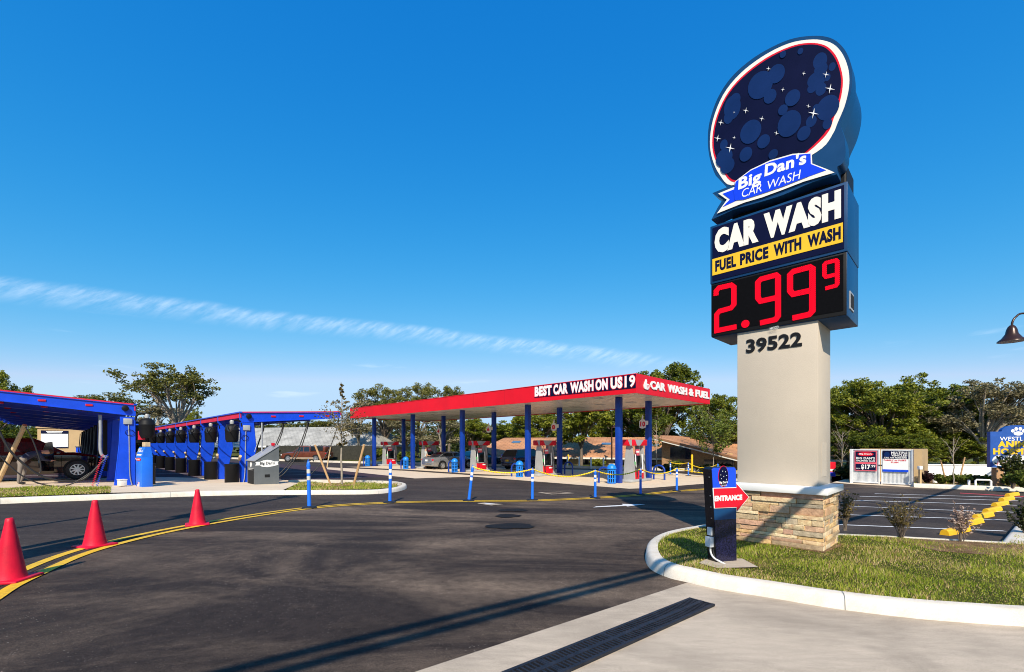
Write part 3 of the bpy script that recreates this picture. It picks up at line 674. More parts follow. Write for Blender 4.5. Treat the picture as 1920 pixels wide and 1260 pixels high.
m1 = MB(); m1.box(((sx0+sx1)/2, (sy0+sy1)/2, capb/2-.05), (sx1-sx0-.09, sy1-sy0-.09, capb)); m1.build('mortar_core', 'grey', st)
m1 = MB(); o = .065; captop = capb+.105
m1.box(((sx0+sx1)/2, (sy0+sy1)/2, captop-.0525), (sx1-sx0+2*o, sy1-sy0+2*o, .105), bev=.012)
m1.build('cap', 'cap_white', py_, smooth=40)
bx0 = pw((1333.7, 632.8))[0]; bx1 = 0.0; BD = .97
zb = (lz(1588.7, 592.3, 0)+lz(1333.7, 632.8, 0))/2; zt = (lz(1586, 344, 0)+lz(1332.4, 423.6, 0))/2; zm = lz(1587.4, 471.4, 0)
hx0, hx1, hy0, hy1 = -1.61, -.385, .02, .93
m1 = MB(); m1.box(((hx0+hx1)/2, (hy0+hy1)/2, (captop+zb)/2+.01), (hx1-hx0, hy1-hy0, zb-captop+.02), bev=.008)
sh_ = m1.build('shaft', 'stucco', py_, smooth=40)
m1 = MB(); m1.box((hx1+.002, hy0+.42, captop+.42), (.006, .34, .56), bev=.002); m1.build('access_panel', 'stucco', sh_)
a, b, c = pw((1399.5, 663.2), hy0), pw((1504, 652), hy0), pw((1399.5, 637.2), hy0)
m1 = MB(); trect(m1, '39522', a[0], a[1], b[0], c[1], hy0-.014, hy0-.002, bold=.035); m1.build('number_lettering', 'black', sh_)
# price cabinet
m1 = MB(); m1.box(((bx0+bx1)/2, BD/2, (zb+zm)/2), (bx1-bx0, BD, zm-zb-.008), bev=.012)
pc = m1.build('price_cabinet', 'sign_blue', py_, smooth=40)
m1 = MB(); m1.box(((bx0+bx1)/2, -.010, (zb+zm)/2), (bx1-bx0-.015, .03, zm-zb-.03), bev=.006); m1.build('screen_frame', 'black', pc, smooth=40)
m1 = MB(); m1.box(((bx0+bx1)/2-.01, -.027, (zb+zm)/2+.02), (bx1-bx0-.07, .01, zm-zb-.12)); m1.build('screen', 'led_dark', pc)
digs = [[(163, 797), (164, 765), (183, 743), (268, 724), (287, 738), (287, 858), (268, 882), (187, 905), (167, 928), (167, 1040), (305, 1012)],
        [(468, 987), (575, 963), (593, 940), (593, 668), (578, 655), (475, 683), (453, 705), (453, 812), (472, 836), (573, 813)],
        [(693, 953), (808, 928), (831, 903), (831, 612), (812, 600), (700, 630), (676, 652), (676, 764), (697, 788), (811, 763)],
        [(920, 748), (993, 729), (1003, 716), (1003, 562), (994, 553), (925, 571), (915, 583), (915, 655), (926, 668), (989, 652)]]
for k, dg_ in enumerate(digs):
    m1 = MB(); m1.ribbon([pw6(*q) for q in dg_], .088 if k < 3 else .060, -.040, -.033); m1.build('digit', 'led_red', pc)
c = pw6(366, 993); m1 = MB(); m1.lathe([(.068, 0), (.068, .007)], (c[0], -.040, c[1]), 20, 'y'); m1.build('decimal_point', 'led_red', pc)
a = pw6(535, 1032); b = pw6(596, 1018); m1 = MB(); text(m1, 'HICCO', (a[0], a[1]-.012), (b[0], b[1]-.012), (a[0], a[1]+.035), -.0275, bold=.02); m1.build('maker_lettering', 'white', pc)
m1 = MB(); m1.box((.004, .32, zb+.28), (.02, .32, .28), bev=.004); vt = m1.build('vent_frame', 'mid_grey', pc)
m1 = MB()
for q in (-.07, .07): m1.box((.0155, .32+q, zb+.28), (.008, .12, .21))
m1.build('vent_opening', 'pit', vt)
# upper cabinet
m1 = MB(); m1.box(((bx0+bx1)/2-.004, BD/2-.005, (zm+zt)/2), (bx1-bx0+.02, BD+.03, zt-zm), bev=.012)
uc = m1.build('panel_cabinet', 'sign_blue', py_, smooth=40)
yf = -.022
m1 = MB(); m1.box(((bx0+bx1)/2, yf-.004, (zm+zt)/2), (bx1-bx0-.07, .012, zt-zm-.09), bev=.003); m1.build('face_panel', 'navy_face', uc)
fx0, fx1 = pw6(138, 560)[0], pw6(1042, 400)[0]
ytop = (pw6(138, 543)[1]+pw6(1042, 294)[1])/2; ybot = (pw6(138, 655)[1]+pw6(1042, 432)[1])/2
m1 = MB(); m1.box(((fx0+fx1)/2, yf-.014, (ytop+ybot)/2), (fx1-fx0, .006, ytop-ybot)); m1.build('yellow_band', 'yellow', uc)
m1 = MB()
for w_, xa, xb in (('FUEL', 158, 303), ('PRICE', 330, 527), ('WITH', 562, 755), ('WASH', 797, 1028)):
    trect(m1, w_, pw6(xa, 560)[0], ybot+(ytop-ybot)*.17, pw6(xb, 400)[0], ytop-(ytop-ybot)*.15, yf-.0185, bold=.055)
m1.build('band_lettering', 'navy', uc)
ctop = (pw6(160, 328)[1]+pw6(1020, 72)[1])/2; cbot = (pw6(160, 503)[1]+pw6(1020, 272)[1])/2
m1 = MB()
for w_, xa, xb in (('CAR', 153, 458), ('WASH', 493, 1029)): trect(m1, w_, pw6(xa, 450)[0], cbot, pw6(xb, 200)[0], ctop, yf-.016, yf-.011, bold=.07)
m1.build('lettering', 'warm_white', uc)
# round emblem cabinet
yr = -.10
outer5 = [(740, 90), (850, 102), (925, 155), (972, 238), (988, 330), (982, 430), (955, 530), (912, 640), (938, 715), (944, 760), (946, 830), (925, 885), (895, 905), (893, 950), (740, 1000), (560, 1078), (400, 1128), (250, 1170), (112, 1234), (150, 1160), (182, 1108), (118, 1068), (208, 1032), (140, 960), (102, 850), (90, 740), (102, 620), (150, 480), (226, 360), (330, 260), (450, 180), (600, 112)]
o5 = [pw5(*q, yr) for q in outer5]
def smooth_part(pts, keep):
    P = [Vector(p) for p in pts]; n = len(P); res = []
    for i in range(n):
        res.append(P[i])
        if i in keep or (i+1) % n in keep: continue
        p0, p1, p2, p3 = P[i-1], P[i], P[(i+1) % n], P[(i+2) % n]
        for t in (.25, .5, .75): res.append(.5*((2*p1)+(p2-p0)*t+(2*p0-5*p1+4*p2-p3)*t*t+(3*p1-p0-3*p2+p3)*t**3))
    return [tuple(q) for q in res]
o5s = smooth_part(o5, {7, 13, 18, 19, 20, 21, 22})
m1 = MB(); m1.prism(o5s, yr, yr+.30); ec = m1.build('emblem_cabinet', 'sign_blue', py_, smooth=30)
# drum shaped body behind the face
white5 = [(740, 114), (850, 132), (915, 185), (955, 265), (970, 345), (965, 430), (940, 530), (898, 630), (868, 700), (800, 790), (640, 880), (420, 960), (238, 1020), (165, 955), (120, 860), (104, 750), (124, 610), (186, 458), (288, 330), (430, 220), (590, 140)]
red5 = [(720, 136), (820, 152), (885, 212), (920, 300), (931, 385), (915, 490), (875, 600), (826, 708), (660, 850), (440, 940), (262, 1002), (185, 935), (136, 855), (119, 755), (138, 620), (200, 472), (300, 348), (450, 232), (600, 160)]
face5 = [(718, 147), (812, 162), (874, 220), (909, 302), (920, 385), (904, 487), (864, 596), (815, 700), (650, 850), (440, 935), (268, 990), (193, 928), (146, 850), (129, 755), (147, 622), (208, 476), (306, 356), (454, 242), (602, 170)]
def layer(name, pts5, mat, ya, yb, closed_smooth=True, parent=None, keep=()):
    P = [pw5(*q, yr) for q in pts5]
    P = smooth_part(P, set(keep)) if closed_smooth else P
    m = MB(); m.prism(P, ya, yb); return m.build(name, mat, parent or ec)
m1 = MB(); m1.prism(smooth_part([pw5(*q, yr) for q in white5], set()), yr+.31, BD+.02); m1.build('emblem_drum', 'sign_blue', py_, smooth=40)
m1 = MB(); a = pw5(930, 900, yr); m1.box((a[0]-.10, .52, a[1]-.02), (.20, .62, .42), bev=.03); m1.box((a[0]-.95, .45, zt+.08), (1.5, .6, .2)); m1.build('emblem_mount', 'black', py_)
layer('white_rim', white5, 'warm_white', yr-.006, yr, parent=ec); layer('red_rim', red5, 'red', yr-.010, yr-.0065, parent=ec); layer('emblem_face', face5, 'navy_face', yr-.014, yr-.0105, parent=ec)
# ribbon across the foot of the emblem
rib_w = [(158, 1074), (260, 1032), (262, 1000), (360, 925), (480, 868), (620, 828), (738, 820), (742, 888), (838, 925), (880, 944), (690, 1000), (560, 1050), (430, 1098), (320, 1130), (150, 1198), (212, 1112)]
layer('ribbon_edge', rib_w, 'warm_white', yr-.026, yr-.0205, False)
rib_t = [(186, 1076), (268, 1044), (285, 1112), (186, 1158), (232, 1110)]; layer('ribbon_tail', rib_t, 'ribbon_blue', yr-.031, yr-.0265, False)
rib_r = [(734, 892), (828, 930), (702, 976)]; layer('ribbon_tail', rib_r, 'ribbon_blue', yr-.031, yr-.0265, False)
rib_m = [(268, 1002), (360, 934), (480, 878), (620, 838), (732, 828), (734, 890), (716, 970), (560, 1032), (430, 1076), (320, 1112), (262, 1118), (256, 1060)]
layer('ribbon', rib_m, 'ribbon_blue', yr-.036, yr-.0315, False)
m1 = MB()
text(m1, 'Big', pw5(282, 1076, yr), pw5(424, 1024, yr), pw5(280, 984, yr), yr-.039, yr-.0365, bold=.035, shear=.02)
m1.build('ribbon_lettering', 'white', ec); m1 = MB()
text(m1, "Dan's", pw5(446, 972, yr), pw5(704, 892, yr), pw5(444, 896, yr), yr-.039, yr-.0365, bold=.035, shear=.02)
m1.build('ribbon_lettering', 'white', ec)
m1 = MB(); text(m1, 'CAR', pw5(303, 1103, yr), pw5(430, 1062, yr), pw5(303, 1052, yr), yr-.0385, bold=0.0, shear=.02); m1.build('ribbon_lettering', 'white', ec)
m1 = MB(); text(m1, 'WASH', pw5(458, 1054, yr), pw5(664, 984, yr), pw5(458, 1002, yr), yr-.0385, bold=0.0, shear=.02)
m1.build('ribbon_lettering', 'white', ec)
# soft bubbles and sparkles on the dark face
rg = random.Random(5)
bub = [(790, 250, 44, 52), (795, 300, 42, 40), (865, 285, 22, 26), (770, 365, 60, 50), (835, 350, 20, 25), (795, 425, 34, 40), (740, 420, 30, 28), (838, 540, 72, 76), (765, 545, 22, 26), (835, 640, 30, 34), (735, 625, 34, 36), (245, 540, 52, 75), (262, 490, 34, 40), (222, 600, 30, 40), (192, 770, 24, 32), (195, 850, 52, 55), (215, 900, 44, 48), (668, 190, 18, 20), (420, 400, 78, 84), (520, 330, 52, 58), (480, 470, 40, 44), (360, 690, 66, 72), (440, 750, 40, 42), (600, 640, 74, 80), (690, 700, 42, 44), (560, 210, 20, 22), (620, 480, 48, 50), (560, 555, 30, 32), (330, 830, 40, 44), (500, 830, 30, 30)]
for k, (x, y, rx, ry) in enumerate(bub):
    m1 = MB(); yy = yr-.0146-.0004*k; m1.add([(q[0], yy, q[1]) for q in (pw5(x+rx*math.cos(a), y+ry*math.sin(a)-(rx*math.cos(a))*.35, yr) for a in [2*math.pi*i/24 for i in range(24)])], [list(range(24))]); m1.build('bubble', 'bubble', ec)
yy = yr-.0275+.001
for k, (x, y, r_) in enumerate(((828, 337, 22), (853, 425, 32), (750, 577, 34), (718, 533, 15), (155, 732, 24), (233, 792, 30), (258, 728, 12), (175, 634, 20), (257, 570, 8), (470, 300, 16), (330, 560, 20), (560, 430, 14), (430, 610, 18), (690, 330, 14), (520, 700, 16))):
    m1 = MB(); P = []
    for i in range(8):
        a = math.pi/4*i+.2; q = r_ if i % 2 == 0 else r_*.16; P.append(pw5(x+q*math.cos(a), y+q*math.sin(a), yr))
    m1.add([(q[0], yr-.0300, q[1]) for q in P], [list(range(8))]); m1.build('sparkle', 'white', ec)

# ================================================================== ENTRANCE SIGN
E0 = G(1343, 1056.6, .13); E1 = G(1381, 1053.5, .13)
ed = (E1-E0).to_2d().normalized(); ew = (E1-E0).to_2d().length; EA = math.atan2(ed.y, ed.x); EN = Vector((-ed.y, ed.x))
es_ = thing('entrance_sign', 'short dark entrance sign with red arrow panel beside the stone base', 'sign', E0, EA)
def pe(px, py, dy=0.0):
    t, z = pl(px, py, E0.to_2d()+EN*dy, ed); return (t, z-E0.z)
tl, tr = pe(1333.6, 876), pe(1379.5, 875.5)
eh = (tl[1]+tr[1])/2; DEP = .15
def tx(z): return tl[0]*z/eh, ew+(tr[0]-ew)*z/eh
m1 = MB(); m1.prism([(0, 0), (ew, 0), (tr[0], eh-.03), (tr[0]-.03, eh), (tl[0]+.03, eh), (tl[0], eh-.03)], 0, DEP); eb = m1.build('body', 'gloss_black', es_)
a = pe(1336, 917)[1]
m1 = MB(); x0, x1 = tx(a); m1.prism([(x0+.006, a), (x1-.004, a), (tr[0]-.004, eh-.034), (tr[0]-.03, eh-.006), (tl[0]+.03, eh-.006), (tl[0]+.006, eh-.034)], -.006, -.001); m1.build('logo_panel', 'royal', eb)
b = pe(1341, 952)[1]; x0, x1 = tx(b)
M('speckle_navy', (.010, .010, .035), .22, var=.9, vs=60)
m1 = MB(); c = pe(1343, 975)[1]; x2, x3 = tx(c); m1.prism([(x2+.004, c), (x3-.004, c), (x1-.004, b), (x0+.004, b)], -.006, -.001); m1.build('blue_panel', 'sign_blue', eb)
m1 = MB(); m1.prism([(.004, .01), (ew-.004, .01), (x3-.004, c-.004), (x2+.004, c-.004)], -.006, -.001); m1.build('lower_panel', 'speckle_navy', eb)
ap_ = [pe(*q) for q in ((1335, 914.7), (1379.5, 913.5), (1379.5, 905.6), (1402.8, 931.8), (1380, 959.7), (1380, 951.5), (1337.6, 953))]
m1 = MB(); m1.prism(ap_, -.016, -.0065); ar = m1.build('arrow', 'white', es_)
cx_, cz_ = sum(p[0] for p in ap_)/7, sum(p[1] for p in ap_)/7
m1 = MB(); m1.prism([(cx_+(x-cx_)*.965-.002, cz_+(z-cz_)*.945) for x, z in ap_], -.020, -.0165); m1.build('arrow_face', 'red', ar)
m1 = MB(); text(m1, 'ENTRANCE', pe(1337.2, 939.8), pe(1389, 937), pe(1337.2, 929.3), -.024, bold=.065); m1.build('lettering', 'white', ar)
q = pe(1355.2, 893); m1 = MB(); m1.lathe([(1, 0), (1, .004)], (0, 0, 0), 28, 'y'); m1.v = [(q[0]+x*.095*.9, -.0105+y, q[1]+z*.142) for x, y, z in m1.v]; m1.build('oval_rim', 'red', eb)
m1 = MB(); m1.lathe([(1, 0), (1, .003)], (0, 0, 0), 28, 'y'); m1.v = [(q[0]+x*.090*.9, -.0140+y, q[1]+z*.136) for x, y, z in m1.v]; m1.build('oval_face', 'navy_face', eb)
m1 = MB(); text(m1, "Big Dan's", (q[0]-.07, q[1]-.105), (q[0]+.07, q[1]-.100), (q[0]-.07, q[1]-.065), -.0148, bold=.03); text(m1, 'CAR WASH', (q[0]-.05, q[1]-.135), (q[0]+.055, q[1]-.130), (q[0]-.05, q[1]-.115), -.0148, bold=.0); m1.build('logo_lettering', 'white', eb)
for k in range(7):
    m1 = MB(); m1.lathe([(.006, 0), (.004, .004)], (q[0]+[-.05, -.04, -.02, .0, .03, .05, .045][k], -.0180, q[1]+[.02, -.03, .07, .0, .06, .01, -.04][k]), 6, 'y'); m1.build('sparkle', 'white', eb)
xs_ = -.02
m1 = MB(); m1.box((tx(.42)[0]-.014, .07, .42), (.028, .07, .105), bev=.004); m1.build('switch_plate', 'galv', es_)
m1 = MB(); m1.box((tx(.27)[0]-.032, .07, .28), (.062, .095, .135), bev=.006); m1.build('junction_box', 'galv', es_)
m1 = MB(); m1.tube(crom([(-.03, .07, .21), (-.028, .07, .14), (-.01, .03, .07), (.05, -.10, .01), (.12, -.2, -.03)], 5), .013, 8); m1.build('conduit', 'galv', es_, smooth=60)
for z in (1.15, .9, .75, .6): m1 = MB(); m1.box((tx(z)[0]-.004, .04, z), (.01, .012, .012)); m1.build('bolt', 'steel', es_)
pad = [G(*p, .13) for p in ((1310, 1058), (1345, 1068), (1422, 1066), (1392, 1050), (1328, 1049))]
sheet('concrete_pad', [tuple(p[:2]) for p in pad], 'concrete', .150)

# ================================================================== CONES, POSTS, CHAINS
def cone_proto():
    t = thing('traffic_cone', 'x', 'traffic cone', group='red traffic cones along the yellow line')
    m = MB(); m.box((0, 0, .016), (.40, .40, .032), bev=.012); m.build('base', 'cone_red', t, smooth=40)
    m = MB(); m.lathe([(.150, .030), (.143, .05), (.132, .10), (.040, .655), (.036, .695), (.026, .705), (.024, .66)], n=32, cap=False); m.build('body', 'cone_red', t, smooth=40)
    return t
c0 = cone_proto()
for k, (px, py, lab) in enumerate(((18, 1088, 'red traffic cone cut off by the left edge of the photo'), (178, 1024, 'middle red traffic cone of the three on the yellow line'), (370, 984, 'red traffic cone farthest right, nearest the blue posts'))):
    p = G(px, py); r_ = R((12, -20, 35)[k])
    if k == 0: c0.location = p; c0.rotation_euler.z = r_; c0['label'] = lab
    else: dup(c0, p, r_, lab)
def post_proto():
    t = thing('delineator_post', 'x', 'delineator post', group='blue delineator posts along the yellow line')
    m = MB(); m.lathe([(.20, .0), (.20, .02), (.17, .045), (.07, .06)], n=8); m.build('base', 'rubber', t, smooth=30)
    m = MB(); m.lathe([(.050, .055), (.046, .5), (.044, 1.0), (.044, 1.03), (.052, 1.035), (.052, 1.075), (.044, 1.08), (.040, 1.13), (.018, 1.17)], n=16)
    m.build('tube', 'post_blue', t, smooth=40)
    for z in (.70, .87):
        m = MB(); m.lathe([(.0475, z), (.0475, z+.10)], n=16, cap=False); m.build('reflective_band', 'reflect', t, smooth=40)
    m = MB(); m.tube([(.014*math.cos(a), 0, 1.185+.022*math.sin(a)) for a in [2*math.pi*i/10 for i in range(11)]], .007, 6); m.build('handle', 'post_blue', t, smooth=60)
    return t
pp = post_proto()
posts = [(580, 953, 862, -1.2, 'tall blue post with dirty white bands nearest the cones'), (731, 943, 864, 1.0, 'second blue post from the cones, standing alone without chain'), (879, 939.5, 872, 6.5, 'leaning blue post where the yellow chain starts'),
         (998, 938.4, 876.7, .5, 'blue post holding the yellow chain in front of the black wagon'), (1116, 934.2, 880, 0, 'blue post holding the yellow chain left of the nearest canopy column'), (1201, 927.8, 877.3, 0, 'blue post in front of the nearest fuel pump'), (1269, 921.2, 876, 0, 'blue post holding the yellow chain left of the entrance sign'),
         (1257, 889.6, 866, 0, 'small distant blue post left of the yellow bollard'), (1290.7, 892, 866.5, 0, 'small distant blue post right of the yellow bollard'), (1346, 897.5, 869, 0, 'distant blue post whose top shows over the entrance sign')]
tops = []
for k, (px, py, ty, lean, lab) in enumerate(posts):
    p = G(px, py); h = top_h(p, ty); s = h/1.205
    if k == 0: t = pp; t.location = p; t['label'] = lab
    else: t = dup(pp, p, 0, lab)
    t.scale = (1, 1, s); t.rotation_euler = (0, R(lean), rnd.uniform(-.5, .5)*0)
    tops.append(p+Vector((math.sin(R(lean))*h*.94, 0, h*.955)))
for ch in pp.children:
    if ch.name.startswith('reflective_band'): ch.data = ch.data.copy(); ch.data.materials[0] = MATS['dirty_reflect']
def chain(a, b, sag, lab):
    P = []
    for i in range(25):
        t = i/24; q = a.lerp(b, t); q.z -= sag*4*t*(1-t); P.append(q)
    o = a.copy(); m = MB()
    # links: alternate flat and upright loops read as a fine beaded chain
    for i in range(24):
        for j in range(3):
            p = P[i].lerp(P[i+1], (j+.5)/3)-o; d = (P[i+1]-P[i]).normalized(); up = Vector((0, 0, 1)) if j % 2 else Vector((d.y, -d.x, 0)).normalized()
            L_ = (P[i+1]-P[i]).length/3*.72
            m.tube([p-d*L_*.9, p-d*L_*.5+up*.014, p+d*L_*.5+up*.014, p+d*L_*.9, p+d*L_*.5-up*.014, p-d*L_*.5-up*.014, p-d*L_*.9], .015, 5)
    c = m.build('plastic_chain', 'chain_yellow', None, smooth=60, loc=o)
    tag(c, lab, 'chain', 'yellow plastic chains between the blue posts')
def sagfor(i, j, py): # sag so that the middle of the span passes the pixel row
    mid = (tops[i]+tops[j])/2; return max(.05, mid.z-(CAMZ-(py-H)/F*mid.y))
for i, j, py, lab in ((2, 3, 886.5, 'yellow chain sagging from the leaning post towards the black wagon'), (3, 4, 893.5, 'yellow chain hanging low across the middle canopy columns'), (4, 5, 890, 'yellow chain in front of the nearest canopy column'), (5, 6, 888, 'yellow chain right of the nearest fuel pump'),
                      (7, 8, 869.3, 'short distant yellow chain left of the yellow bollard'), (8, 9, 877, 'distant yellow chain running behind the entrance sign')):
    chain(tops[i], tops[j], sagfor(i, j, py), lab)
e = G(1420, 905); chain(tops[6], Vector((e.x, e.y, e.z+1.0)), .35, 'yellow chain leaving the last near post behind the entrance sign')

# ================================================================== OVERHEAD CABLES (out of view; they throw the two lines of shadow across the drive)
for (pa, pb, hh, lab) in (((640, 1205), (1225, 1067), 5.4, 'upper black power cable strung over the driveway, out of view'), ((640, 1229), (1228, 1077.5), 5.2, 'lower black power cable strung over the driveway, out of view')):
    a, b = G(*pa), G(*pb); d = (b-a); d.z = 0; d.normalize(); up = -LD*(hh/-LD.z)
    m = MB(); m.tube([a+up-d*40, a+up, b+up, b+up+d*40], .052, 8); tag(m.build('power_cable', 'black'), lab, 'cable', 'overhead power cables')

# ================================================================== STREET POLES out of view on the left, whose long shadows reach across the road
def pole(label, tip, azoff, boxes, h, r):
    g = Vector((tip[0], tip[1])); b = g-Vector((LD.x, LD.y))/(-LD.z)*h; t = thing('street_pole', label, 'pole', (b.x, b.y, gz(*b)))
    m = MB(); m.lathe([(r*1.6, -.1), (r*1.3, .4), (r, 1.0), (r*.8, h)], n=12); m.build('pole', 'galv', t, smooth=40)
    for (z, w, hh) in boxes: m = MB(); m.box((0, 0, z), (w, .22, hh), .02); m.build('box', 'grey', t)
    return t
pole('tall grey street pole left of the photo carrying two boxes, out of view', G(545, 931), 0, ((9.3, .5, .5), (6.0, .62, .9)), 9.6, .10)
pole('slim grey street pole left of the photo, out of view', G(235, 959.5), 0, (), 6.0, .07)
pole('short grey street pole with a wide cabinet left of the photo, out of view', G(163, 1016), 0, ((2.6, .55, 1.5),), 3.4, .14)
# ================================================================== FUEL CANOPY
M('red_joint', (.25, .004, .012), .6)
K = Vector((6.02, 22.1)); CB, CT = CAMZ+2.49, CAMZ+3.44    # fascia corner nearest the road, world heights of its edges
CL, CWD = 30.6, 8.86
KZ = gz(*(K+DL*1.9+EY*1.5))
can = thing('fuel_canopy', 'long flat red fuel station canopy on blue columns', 'canopy', (K.x, K.y, KZ), ANG)
zb_, zt_ = CB-KZ, CT-KZ
fas = []
m1 = MB(); m1.box((-CL/2, .03, (zb_+zt_)/2), (CL, .06, zt_-zb_)); f1 = m1.build('fascia', 'fascia_red', can)
m1 = MB(); m1.box((-.03, CWD/2, (zb_+zt_)/2), (.06, CWD-.12, zt_-zb_)); f2 = m1.build('fascia', 'fascia_red', can)
m1 = MB(); m1.box((-CL+.03, CWD/2, (zb_+zt_)/2), (.06, CWD-.12, zt_-zb_)); m1.build('fascia', 'fascia_red', can)
m1 = MB(); m1.box((-CL/2, CWD-.03, (zb_+zt_)/2), (CL, .06, zt_-zb_)); m1.build('fascia', 'fascia_red', can)
m1 = MB(); m1.box((-CL/2, CWD/2, zb_+.075), (CL-.12, CWD-.12, .05)); sf = m1.build('soffit', 'soffit', can)
m1 = MB(); m1.box((-CL/2, CWD/2, zt_-.16), (CL-.12, CWD-.12, .06)); m1.build('roof_deck', 'light_grey', can)
x = -.5
m1 = MB(); k = 0
while x > -CL+.4: m1.box((x, CWD/2, zb_+.0485), (.012, CWD-.2, .004)); x -= .42
m1.build('panel_seams', 'mid_grey', sf)
for u in range(5):
    for v in (1.2, 4.6, 7.6):
        m1 = MB(); m1.box((-1.9-3.35-6.7*u if u < 4 else -3, v, zb_+.044), (.55, .55, .012), bev=.004); m1.build('recessed_light', 'mid_grey', can)
for u in range(5):
    for v in (1.5, 4.7):
        q = K+DL*(1.9+6.7*u)+EY*v; g = gz(*q)-KZ
        m1 = MB(); m1.box((-1.9-6.7*u, v, (g+zb_+.05)/2), (.30, .30, zb_+.05-g), bev=.035); m1.build('column', 'column_blue', can, smooth=40)
def kw(px, py, y=0.0): t, z = pl(px, py, K+EY*y, EX); return (t, z-KZ)
def kw2(px, py, x=0.0): t, z = pl(px, py, K+EX*x, EY); return (t, z-KZ)
def z4(x, y): return (940+x/4.5, 680+y/4.5)
x = -3.06
while x > -CL+1:        # joints between the cladding sheets
    m1 = MB(); m1.box((x, -.0015, (zt_+zb_)/2), (.012, .004, zt_-zb_-.02)); m1.build('panel_joint', 'red_joint', f1); x -= 3.06
for y in (2.95, 5.9): m1 = MB(); m1.box((.0015, y, (zt_+zb_)/2), (.004, .012, zt_-zb_-.02)); m1.build('panel_joint', 'red_joint', f2)
m1 = MB(); m1.box((-CL/2, -.012, zt_-.012), (CL+.02, .03, .03)); m1.build('top_trim', 'fascia_red', f1)
# navy banner with words on the long side
bx = kw(1002.3, 740)[0]
m1 = MB(); m1.box((bx/2-.01, -.012, (zt_-.01+zb_+.24)/2), (-bx-.02, .02, zt_-.02-zb_-.24)); bn = m1.build('banner', 'navy', can)
b0, b1 = zb_+.30, zt_-.07
for w_, xa, xb in (('BEST', 284, 427), ('CAR', 442, 563), ('WASH', 583, 780), ('ON', 797, 900), ('US', 924, 1024), ('19', 1043, 1132)):
    xa, xb = kw(*z4(xa, 200))[0], kw(*z4(xb, 200))[0]
    m1 = MB(); trect(m1, w_, xa-.03, b0-.035, xb+.03, b1+.035, -.0245, bold=.085 if w_ != '19' else .05); m1.build('letter_outline', 'red', bn)
    m1 = MB(); trect(m1, w_, xa, b0, xb, b1, -.028, bold=.06 if w_ != '19' else .03); m1.build('lettering', 'white', bn)
# raised words on the short side
m2 = []
def side_word(w_, xa, xb, ya, yb):
    a, b = kw2(*z4(xa, ya)), kw2(*z4(xb, yb)); return a[0], b[0]
lb, lt = zb_+.30, zt_-.22
for w_, xa, xb in (('CAR', 1254, 1380), ('WASH', 1398, 1563), ('&', 1580, 1620), ('FUEL', 1636, 1750)):
    a, b = kw2(*z4(xa, 230))[0], kw2(*z4(xb, 290))[0]
    m1 = MB(); trect(m1, w_, a, lb, b, lt, -.045, -.004, bold=.045)
    o = m1.build('lettering', 'white', f2); o.rotation_euler.z = R(90)
th = [(.02, .02), (.10, -.04), (.36, -.05), (.50, .02), (.54, .12), (.53, .20), (.57, .27), (.55, .36), (.50, .42), (.30, .46), (.26, .50), (.30, .62), (.27, .78), (.20, .82), (.15, .78), (.13, .64), (.06, .50), (.0, .36), (-.02, .18)]
a0, a1 = kw2(*z4(1198, 230))[0], kw2(*z4(1246, 230))[0]; sc_ = (a1-a0)/.60; hz = zt_-.14-lb
m1 = MB(); m1.prism([(a0+.02+x*sc_, lb-.06+(z+.05)/.87*hz) for x, z in th], -.045, -.004); o = m1.build('thumb_emblem', 'white', f2); o.rotation_euler.z = R(90)
for i in range(3):
    zz = lb-.06+(.10+.11*i+.05)/.87*hz; m1 = MB(); m1.box((a0+.02+.38*sc_, -.0475, zz), (.26*sc_, .004, .018)); q = m1.build('finger_line', 'fascia_red', o)
